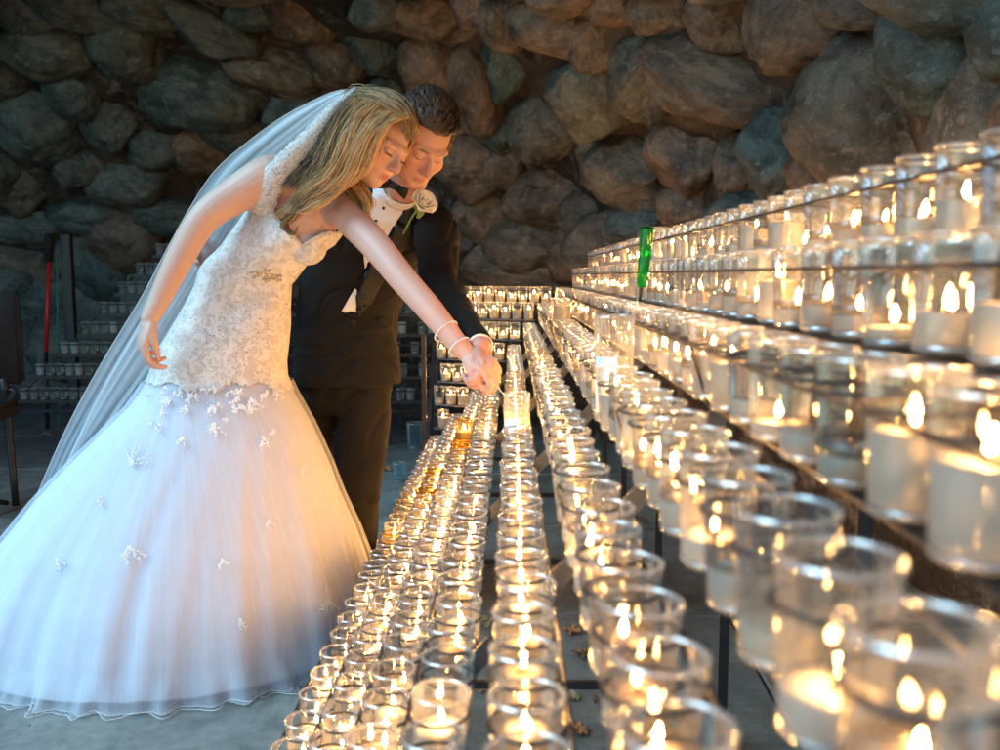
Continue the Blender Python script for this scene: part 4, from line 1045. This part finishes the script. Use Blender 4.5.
gd = [
 G([(352, 93, 2.52), (372, 91, 2.49), (392, 97, 2.465), (406, 110, 2.455), (411, 126, 2.455), (409, 141, 2.46)], .010, .007, .40, 150),
 G([(350, 96, 2.51), (366, 95, 2.47), (384, 102, 2.445), (398, 114, 2.44), (404, 124, 2.44), (405, 134, 2.445)], .012, .006, .48, 150),
 G([(350, 94, 2.52), (368, 92, 2.50), (388, 96, 2.48), (402, 108, 2.475)], .014, .010, .30, 160),
 G([(404, 116, 2.445), (392, 118, 2.425), (380, 128, 2.415), (371, 145, 2.415), (364, 163, 2.42), (350, 178, 2.43), (332, 190, 2.44)], .008, .014, .78, 240),
 G([(392, 110, 2.44), (376, 120, 2.42), (364, 136, 2.41), (356, 156, 2.41), (345, 174, 2.42), (326, 188, 2.43), (312, 192, 2.44)], .010, .013, .8, 240),
 G([(375, 100, 2.45), (360, 116, 2.43), (350, 136, 2.42), (342, 156, 2.42), (330, 174, 2.43), (312, 186, 2.44), (300, 200, 2.45)], .013, .014, .62, 240),
 G([(360, 97, 2.47), (346, 116, 2.46), (336, 138, 2.46), (328, 160, 2.46), (316, 178, 2.46), (303, 196, 2.46), (294, 212, 2.46)], .014, .015, .32, 240),
 G([(354, 96, 2.50), (338, 116, 2.49), (326, 138, 2.49), (316, 156, 2.49), (300, 172, 2.48), (284, 188, 2.47)], .012, .010, .18, 160),
 G([(358, 120, 2.44), (345, 148, 2.43), (332, 170, 2.43), (316, 190, 2.43), (300, 206, 2.44), (288, 218, 2.45), (282, 210, 2.45)], .012, .007, .28, 110),
 G([(350, 170, 2.43), (336, 188, 2.43), (322, 200, 2.43), (306, 208, 2.44), (290, 209, 2.45), (278, 216, 2.45)], .012, .010, .66, 150),
 G([(330, 178, 2.44), (312, 196, 2.44), (298, 214, 2.45), (287, 222, 2.46), (279, 214, 2.46), (284, 206, 2.45)], .008, .004, .22, 36),
 G([(322, 190, 2.44), (300, 205, 2.44), (286, 222, 2.45), (292, 234, 2.45), (299, 226, 2.44)], .007, .003, .2, 22),
 G([(310, 196, 2.44), (292, 212, 2.45), (282, 226, 2.46), (290, 232, 2.46)], .006, .004, .3, 22),
 G([(350, 176, 2.52), (360, 188, 2.50), (368, 202, 2.49), (366, 216, 2.49), (372, 230, 2.49)], .010, .006, .62, 130),
 G([(345, 178, 2.54), (352, 192, 2.53), (362, 206, 2.51), (364, 222, 2.50)], .010, .006, .4, 90),
 G([(340, 120, 2.53), (326, 148, 2.53), (312, 172, 2.53), (300, 190, 2.52)], .016, .012, .22, 160),
]
strands('hair', gd, M_HAIR_F, bride)

# ================================================================== THE GROOM
groom = tag(empty('person', on_floor(345, 612)), 'person in a black tuxedo with bow tie standing behind the bride, looking down', 'person')
GH = frame_from((.30, -.55, -.62), (.45, -.5, .74), U(421, 141, 2.66), 1.03)
bm = bmesh.new(); head_mesh(bm, GH, True)
limb(bm, [U(397, 205, 2.90), U(404, 188, 2.82), U(414, 165, 2.72)], [.066, .060, .058])
bm_loft(bm, [sec(345, 384, 2.97, .12, .09, 0), sec(345, 340, 2.97, .135, .10, 0), sec(360, 270, 2.95, .15, .10, -4), sec(378, 220, 2.92, .14, .09, -8), sec(390, 205, 2.90, .09, .07, -8)], 24)
GA = [U(425, 222, 2.86), U(440, 232, 2.82), U(440, 275, 2.70), U(450, 305, 2.52), U(472, 334, 2.34), U(480, 347, 2.28)]
limb(bm, GA, [.04, .04, .036, .033, .030, .029], 16, 5)
hand(bm, GA[-1], (U(492, 375, 2.22)-GA[-1]), (.75, -.35, .3), 1.02, (1.0, 1.05, 1.1, 1.1), side=1, thumb=(.4, .6))
GB = [U(330, 232, 2.96), U(300, 240, 2.97), U(262, 258, 2.90), U(225, 250, 2.80), U(214, 247, 2.76)]
limb(bm, GB, [.05, .05, .045, .032, .029], 16, 4)
hand(bm, GB[-1], (U(200, 256, 2.70)-GB[-1]), (-.2, .9, .3), .95, (.3, .35, .4, .5), side=-1)
for (a, b, c) in (((322, 385, 3.02), (312, 500, 3.02), (310, 602, 3.05)), ((363, 388, 2.95), (356, 500, 2.93), (350, 610, 2.93))):
    limb(bm, [U(*a), U(*b), U(*c)], [.085, .055, .042])
gbody = remeshed('body', bm, .0036, M_SKIN_M, None, 2, .4); paint_face(gbody, GH, True); centre_child(gbody, groom)
# jacket
bm = bmesh.new()
bm_loft(bm, [sec(346, 384, 2.95, .182, .135, 0), sec(345, 350, 2.95, .176, .130, 0), sec(347, 315, 2.95, .168, .125, -1), sec(356, 280, 2.94, .178, .13, -3), sec(366, 250, 2.93, .190, .13, -6), sec(376, 226, 2.91, .188, .12, -9), sec(384, 210, 2.90, .165, .10, -10), sec(394, 198, 2.88, .10, .085, -12), sec(398, 193, 2.86, .075, .07, -14)], 40)
limb(bm, [U(424, 218, 2.88), U(436, 232, 2.82), U(438, 275, 2.70), U(450, 303, 2.52), U(464, 324, 2.40), U(476, 341, 2.31)], [.068, .070, .060, .055, .047, .040], 20, 6)
limb(bm, [U(330, 228, 2.97), U(303, 236, 3.0), U(265, 256, 2.94), U(232, 254, 2.84)], [.068, .068, .055, .043], 20, 6)
jk = remeshed('jacket', bm, .007, M_SUIT, None, 5, .6)
# sleeve and waist creases
push_out(jk.data, lambda c: -.007*max(0, 1-abs(noise.noise(Vector((c.x*5+c.z*4, c.y*5, c.z*9-c.x*5))))*9) + noise.noise(c*9)*.006 + noise.noise(Vector((c.x*14, c.y*14, c.z*30)))*.005)
me = jk.data; jk_bvh = BVHTree.FromPolygons([v.co.copy() for v in me.vertices], [tuple(p.vertices) for p in me.polygons]); centre_child(jk, groom)
def draped(name, poly, bvh, off, mat, parent, thick=.003, res=2.0):
    """cloth panel lying on what is under it: poly outlines it from the front"""
    xs = [p[0] for p in poly]; ys = [p[1] for p in poly]
    def inside(x, y):
        c = False
        for (x1, y1), (x2, y2) in zip(poly, poly[1:]+poly[:1]):
            if (y1 > y) != (y2 > y) and x < (x2-x1)*(y-y1)/(y2-y1)+x1: c = not c
        return c
    bm = bmesh.new(); base = [bm.verts.new((x, y, 0)) for x, y in poly]; bm.faces.new(base)
    bmesh.ops.triangulate(bm, faces=bm.faces[:])
    for _ in range(8):
        e = [e for e in bm.edges if e.calc_length() > res*1.6]
        if not e: break
        bmesh.ops.subdivide_edges(bm, edges=e, cuts=1); bmesh.ops.triangulate(bm, faces=[f for f in bm.faces if len(f.verts) > 3])
    last = None; Ys = []
    for v in bm.verts:
        h, n_ = hit(v.co.x, v.co.y, bvh, off); v.tag = h is not None
        if h is not None: Ys.append(h.y)
    my = sum(Ys)/max(1, len(Ys))
    for v in bm.verts:
        h, n_ = hit(v.co.x, v.co.y, bvh, off); v.co = h if h is not None and abs(h.y-my) < .2 else U(v.co.x, v.co.y, my)
    for _ in range(2): bmesh.ops.smooth_vert(bm, verts=bm.verts, factor=.4, use_axis_x=False, use_axis_y=True, use_axis_z=False)
    o = from_bm(name, bm, mat); md = o.modifiers.new('t', 'SOLIDIFY'); md.thickness = thick; md.offset = 0; centre_child(o, parent); return o
draped('shirt_front', [(386, 188), (407, 196), (402, 214), (386, 238), (374, 256), (364, 268), (363, 240), (368, 212), (374, 190)], jk_bvh, .006, M_SHIRT, groom)
draped('shirt_front', [(355, 288), (342, 311), (357, 312), (357, 290)], jk_bvh, .006, M_SHIRT, groom)
draped('lapel', [(404, 190), (413, 196), (418, 214), (410, 238), (392, 262), (372, 300), (357, 318), (356, 296), (372, 262), (391, 236), (402, 216)], jk_bvh, .010, M_SATIN, groom, .004)
draped('pocket_flap', [(377, 316), (393, 321), (392, 327), (376, 322)], jk_bvh, .004, M_SUIT, groom)
# collar, bow tie, studs, cuff
bm = bmesh.new(); c0 = U(401, 190, 2.82); ax = (U(410, 170, 2.74)-U(400, 196, 2.86)).normalized(); a = ax.orthogonal().normalized(); b = ax.cross(a)
for rr_, zz in ((.066, 0),):
    ring = [[bm.verts.new(c0+(a*math.cos(t)+b*math.sin(t))*(.068-.004*q)+ax*(.030*q-.012)) for t in [2*math.pi*k/28 for k in range(28)]] for q in (0, 1)]
    for k in range(28): bm.faces.new((ring[0][k], ring[0][(k+1) % 28], ring[1][(k+1) % 28], ring[1][k]))
o = from_bm('shirt_collar', bm, M_SHIRT); md = o.modifiers.new('t', 'SOLIDIFY'); md.thickness = .004; centre_child(o, groom)
bm = bmesh.new(); bc_ = U(394, 186, 2.73)
dx_ = (U(410, 190, 2.735)-U(386, 180, 2.735)).normalized(); dz_ = Vector((0, 1, 0)).cross(dx_).normalized()*-1
for s in (-1, 1):
    prs = [(0, .008, .008), (.012, .012, .010), (.030, .021, .010), (.045, .026, .006)]
    bm_loft(bm, [(bc_+dx_*(s*x), dz_*h, Vector((0, t, 0))) for x, h, t in prs], 12, 3)
bm_ell(bm, bc_, (.010, .012, .011), None, 2); bmesh.ops.recalc_face_normals(bm, faces=bm.faces)
o = from_bm('bow_tie', bm, M_SATIN); centre_child(o, groom)
for (x, y, s_, nm, mt) in ((386, 194, .005, 'stud', M_BLACK), (384, 208, .005, 'stud', M_BLACK), (376, 222, .005, 'stud', M_BLACK), (353, 322, .010, 'button', M_SATIN)):
    h, n_ = hit(x, y, jk_bvh, .010)
    if h is not None: bm = bmesh.new(); bm_ell(bm, h, (s_, .003, s_), None, 2); o = from_bm(nm, bm, mt); centre_child(o, groom)
bm = bmesh.new(); ca = U(474, 339, 2.335); cb = U(480, 348, 2.285); bm_tube(bm, [ca, ca.lerp(cb, .5), cb], [.037, .0365, .036], 20, caps=False)
o = from_bm('shirt_cuff', bm, M_SHIRT); md = o.modifiers.new('t', 'SOLIDIFY'); md.thickness = .003; centre_child(o, groom)
# trousers
bm = bmesh.new()
bm_loft(bm, [sec(343, 412, 2.98, .125, .105, 0), sec(345, 398, 2.97, .16, .12, 0), sec(345, 370, 2.97, .165, .125, 0), sec(345, 345, 2.96, .16, .12, 0)], 28)
limb(bm, [U(322, 385, 3.02), U(313, 440, 3.02), U(310, 500, 3.02), U(309, 612, 3.05)], [.100, .086, .078, .070], 20, 6)
limb(bm, [U(364, 388, 2.95), U(362, 440, 2.94), U(356, 500, 2.93), U(350, 616, 2.93)], [.098, .088, .078, .068], 20, 6)
tr = remeshed('trousers', bm, .008, M_SUIT, None, 5, .6)
push_out(tr.data, lambda c: -.006*max(0, 1-abs(noise.noise(Vector((c.x*4+c.z*3, c.y*4, c.z*6-c.x*4))))*9) + noise.noise(Vector((c.x*12, c.y*12, c.z*5)))*.009)
centre_child(tr, groom)
for p in ((309, 618, 2.98), (350, 622, 2.86)):
    bm = bmesh.new(); c = U(*p); c.z = .05; bm_ell(bm, c, (.045, .12, .045)); bm_box(bm, c-Vector((0, 0, .040)), (.085, .24, .016)); o = remeshed('shoe', bm, .006, M_SATIN, None, 3); centre_child(o, groom)
# hair: close cap plus combed strands
vis = hair_cap('scalp_hair', GH, True, lambda V: ((V[:, 2] > .070+.10*(V[:, 1]-.05)) & (V[:, 1] < .075)) | ((V[:, 1] < .018) & (V[:, 2] > -.01)) | ((V[:, 1] < -.02) & (V[:, 2] > -.06)), lambda V: .003+.006*np.clip((V[:, 2]-.05)/.06, 0, 1), M_HAIR_M, groom, .25)
gd = []
for k in range(900):
    v = Vector(vis[random.randrange(len(vis))])
    top = max(0, min(1, (v.z-.03)/.08)); n_ = v.normalized()
    comb = Vector((-.30-.1*random.random(), -.85, -.35+.3*top)).normalized(); comb = (comb - n_*comb.dot(n_)*.8).normalized()
    L = .022+.036*top; lift = .009+.015*top
    p0 = v + n_*.004; p1 = v + n_*(lift+.004)+comb*L*.35; p2 = v+n_*(lift+.003)+comb*L*.75; p3 = v+n_*lift*.8+comb*L*1.1
    gd.append(([GH @ p for p in (p0, p1, p2, p3)], .0042, .0045, .25+.5*top*random.random(), 11))
strands('hair', gd, M_HAIR_M, groom, rbase=.0011)
# boutonniere: a rose pinned to the lapel
h0 = U(422, 205, 2.70)
bt = tag(empty('boutonniere', h0), 'white rose with green stem pinned to the black lapel', 'flower')
M_ROSE = simple('white rose petal', (.85, .82, .72), .6); M_STEM = simple('green stem', (.16, .24, .05), .6)
rx_ = Vector((.5, -.72, .48)).normalized()
for ly, (n_, rad, ht, open_) in enumerate(((3, .010, .034, .1), (4, .018, .037, .3), (5, .026, .036, .5), (5, .032, .031, .8))):
    for k in range(n_):
        a0 = 2*math.pi*k/n_ + ly*.7; bm = bmesh.new(); grid = []
        for i in range(5):
            u = i/4; row = []
            for j in range(6):
                t = (j/5-.5)*2*math.pi/n_*1.25; rr_ = rad*(.35+.65*u**.7)*(1+open_*.35*u*u); zz = ht*u*(1-.25*open_*u)-.3*ht*(abs(j/5-.5)*2)**2*u
                row.append(bm.verts.new((rr_*math.cos(a0+t), rr_*math.sin(a0+t), zz)))
            grid.append(row)
        for A, B in zip(grid, grid[1:]):
            for j in range(5): bm.faces.new((A[j], A[j+1], B[j+1], B[j]))
        o = from_bm('petal', bm, M_ROSE, bt); md = o.modifiers.new('t', 'SOLIDIFY'); md.thickness = .0012
        o.rotation_euler = rx_.to_track_quat('Z', 'Y').to_euler()
bm = bmesh.new(); bm_tube(bm, [Vector((0, 0, 0)), Vector((-.028, .0, -.032)), Vector((-.058, .01, -.085))], [.0035, .0028, .003], 8, 4); from_bm('stem', bm, M_STEM, bt)
for (dx, dz, an) in ((-.012, -.014, .9), (-.004, -.022, 2.2)):
    bm = bmesh.new(); bm_ell(bm, (dx, .008, dz), (.022, .002, .009), Matrix.Rotation(an, 3, 'Y'), 2); from_bm('leaf', bm, M_STEM, bt)
# lighting stick held in the joined hands
st = tag(empty('lighting_stick', U(489, 384, 2.21)), 'thin wooden lighting stick held between the joined hands above the candles', 'stick')
bm = bmesh.new(); a = U(484, 372, 2.22)-st.location; b = U(512, 404, 2.12)-st.location; bm_tube(bm, [a, b], [.0016, .0014], 6)
from_bm('wooden_stick', bm, simple('pale wood', (.6, .48, .32), .7), st)

# ================================================================== SMALL THINGS
# padded chair at the left edge
ch = tag(empty('padded_chair', on_floor(14, 505)), 'black padded chair seen from behind at the left edge of the hall', 'chair')
def cp(name, bm, mat, smooth=True):
    o = from_bm(name, bm, mat, None, smooth); centre_child(o, ch); return o
Yc = 4.15; M_PAD = simple('black vinyl', (.008, .008, .009), .8, bump=.2)
a = U(19, 292, Yc); b = U(19, 384, Yc); W_ = .46
bm = bmesh.new(); bm_box(bm, (a.x-W_/2, Yc, (a.z+b.z)/2), (W_, .05, a.z-b.z)); bmesh.ops.bevel(bm, geom=bm.edges[:], offset=.018, segments=3, affect='EDGES'); cp('backrest', bm, M_PAD)
bm = bmesh.new(); bm_box(bm, (a.x-W_/2, Yc-.22, .47), (W_, .42, .07)); bmesh.ops.bevel(bm, geom=bm.edges[:], offset=.02, segments=3, affect='EDGES'); cp('seat', bm, M_PAD)
f = on_floor(16, 508)
for dx in (0, -W_+.03):
    bm = bmesh.new(); bm_tube(bm, [U(6, 378, Yc)+Vector((dx, -.02, 0)), U(8, 420, Yc)+Vector((dx, 0, 0)), Vector((f.x+dx, f.y, .01))], [.017, .017, .016], 10, 3); cp('leg', bm, M_IRON)
    bm = bmesh.new(); bm_tube(bm, [Vector((a.x-.03+dx, Yc-.40, .45)), Vector((a.x-.05+dx, Yc-.43, .01))], .016, 10); cp('leg', bm, M_IRON)
    bm = bmesh.new(); e = U(8, 388, Yc)+Vector((dx, 0, 0)); bm_tube(bm, [e, e+Vector((.05, -.03, -.02)), e+Vector((.055, -.12, -.06)), e+Vector((.03, -.26, -.05)), e+Vector((.01, -.38, -.06))], .013, 8, 4); cp('armrest', bm, M_IRON)
bm = bmesh.new(); bm_tube(bm, [Vector((f.x-.03, f.y-.02, .03)), Vector((f.x-.06, f.y-.12, .06)), Vector((f.x-.12, f.y-.2, .03))], .012, 8, 4); cp('foot_rail', bm, M_IRON)
# red pole with a black cap, dark post beside it
r0 = U(49, 262, 6.38); r1 = U(46, 352, 6.30)
rpole = tag(empty('red_pole', (r1.x, r1.y, r1.z)), 'thin red pole with black cap leaning behind the unlit rack', 'pole')
r1b = Vector((r1.x-.01, r1.y-.02, 0.0))
bm = bmesh.new(); bm_tube(bm, [r1b-rpole.location, r1-rpole.location], .014, 8); from_bm('stand', bm, M_IRON, rpole)
bm = bmesh.new(); bm_tube(bm, [r1-rpole.location, r0-rpole.location], .015, 10); from_bm('shaft', bm, simple('bright red paint', (.62, .025, .03), .35), rpole)
bm = bmesh.new(); q0 = r0-rpole.location; bm_tube(bm, [q0, q0+Vector((.01, 0, .16)), q0+Vector((.012, 0, .20))], [.028, .034, .022], 10); from_bm('cap', bm, M_PAD, rpole)
p0 = U(66, 234, 6.45); bm = bmesh.new(); bm_box(bm, (0, 0, p0.z/2), (.075, .05, p0.z)); bmesh.ops.bevel(bm, geom=bm.edges[:], offset=.006, segments=1, affect='EDGES')
o = from_bm('post', bm, M_IRON, None, False, (p0.x, p0.y, 0)); tag(o, 'dark square post rising behind the left end of the unlit rack', 'post')
p1 = U(57, 254, 6.42); p2 = U(54, 335, 6.36); bm = bmesh.new(); bm_tube(bm, [Vector((0, 0, 0)), Vector((p1.x-p2.x, p1.y-p2.y, p1.z))], .007, 8)
o = from_bm('green_cane', bm, simple('green plastic', (.05, .28, .16), .5), None, True, (p2.x, p2.y, 0)); tag(o, 'thin green cane standing between the red pole and the dark post', 'cane')
# empty glasses on the floor
for (x, y, s, lab) in ((415, 448, 1.25, 'pale blue empty glass standing on the slabs behind the groom'), (399, 482, .8, 'small clear glass lying near the foot of the lowest row')):
    p = on_floor(x, y); r = tag(empty('floor_glass', p), lab, 'glass'); r.scale = (s*1.3,)*3
    mesh_obj('glass_jar', jar_mesh('floor_jar', M_GLASS_BLU, M_RIM, seg=20), r)
# fallen leaves
M_LEAFS = [simple('dry leaf '+n, c, .75, bump=.5, bscale=120) for n, c in (('orange', (.42, .19, .07)), ('brown', (.22, .11, .05)), ('tan', (.42, .30, .16)))]
def leaf_mesh(seed, mat):
    r = random.Random(seed); bm = bmesh.new(); n = 22; c = bm.verts.new((0, 0, .006)); ring = []; mid = []
    for k in range(n):
        a = 2*math.pi*k/n; lobes = abs(math.sin(a*2.5+.4))**.7
        rad = .032*(.42+.62*lobes)*(1-.25*math.sin(a)) + r.uniform(-.002, .002)
        mid.append(bm.verts.new((rad*.5*math.cos(a), rad*.5*math.sin(a), .004+.008*r.random()))); ring.append(bm.verts.new((rad*math.cos(a), rad*math.sin(a), .002+.018*r.random())))
    for k in range(n):
        j = (k+1) % n; bm.faces.new((c, mid[k], mid[j])); bm.faces.new((mid[k], ring[k], ring[j], mid[j]))
    bm_tube(bm, [Vector((0, -.01, .004)), Vector((.003, -.035, .004)), Vector((.0, -.055, .008))], .0012, 5)
    me = bpy.data.meshes.new('leaf'); bm.to_mesh(me); bm.free(); me.materials.append(mat); return me
LM = [leaf_mesh(i, M_LEAFS[i % 3]) for i in range(6)]
LP = [(570, 632, 'large orange maple leaf on the slab between the fifth and sixth rows'), (584, 657, 'dark curled leaf beside the large orange leaf'), (573, 699, 'small tan leaf below the curled one, between the rows'), (578, 732, 'small pale leaf near the bottom of the gap between the rows'), (604, 702, 'orange leaf half hidden under the sixth row'),
 (46, 435, 'tan leaf on the open floor below the unlit rack'), (30, 446, 'brown leaf close to the chair on the open floor'), (88, 430, 'brown leaf at the foot of the unlit rack beside the veil'), (404, 432, 'dry leaf in front of the unlit rack past the groom'), (388, 470, 'small dry leaf beside the trouser leg'), (640, 520, 'dry leaf on the slabs beneath the stringers'), (590, 560, 'dry leaf under the crossbar below the sixth row'), (655, 612, 'brown leaf in the gap beyond the sixth row'), (760, 480, 'brown leaf deep under the upper rows'), (848, 560, 'long dry leaf beside the wide steel stringer'), (700, 560, 'faded leaf on the slab under the seventh row'), (486, 566, 'small brown leaf between fourth and fifth rows'), (489, 622, 'reddish leaf showing between fourth and fifth rows lower down'), (482, 690, 'brown leaf under the fourth row near the bottom')]
for i, (x, y, lab) in enumerate(LP):
    p = on_floor(x, y, .003); o = mesh_obj('leaf', LM[i % 6], None, p); o.rotation_euler = (random.uniform(-.15, .15), random.uniform(-.15, .15), random.uniform(0, 6)); s = random.uniform(.6, 1.15); o.scale = (s, s, s); tag(o, lab, 'leaf', 'fallen leaves on the floor')
# grit and scraps on the floor
bm = bmesh.new()
for k in range(420):
    x, y = random.uniform(-3.2, 1.0), random.uniform(1.2, 6.0); s = random.uniform(.0015, .006)
    bm_ell(bm, (x, y, s*.3), (s, s*random.uniform(.4, 1), s*.4), Matrix.Rotation(random.uniform(0, 3), 3, 'Z'), 1)
o = from_bm('grit', bm, simple('grit', (.12, .09, .06), .9)); tag(o, 'scattered grit and crumbs of dry leaf on the slabs', None, None, 'stuff')
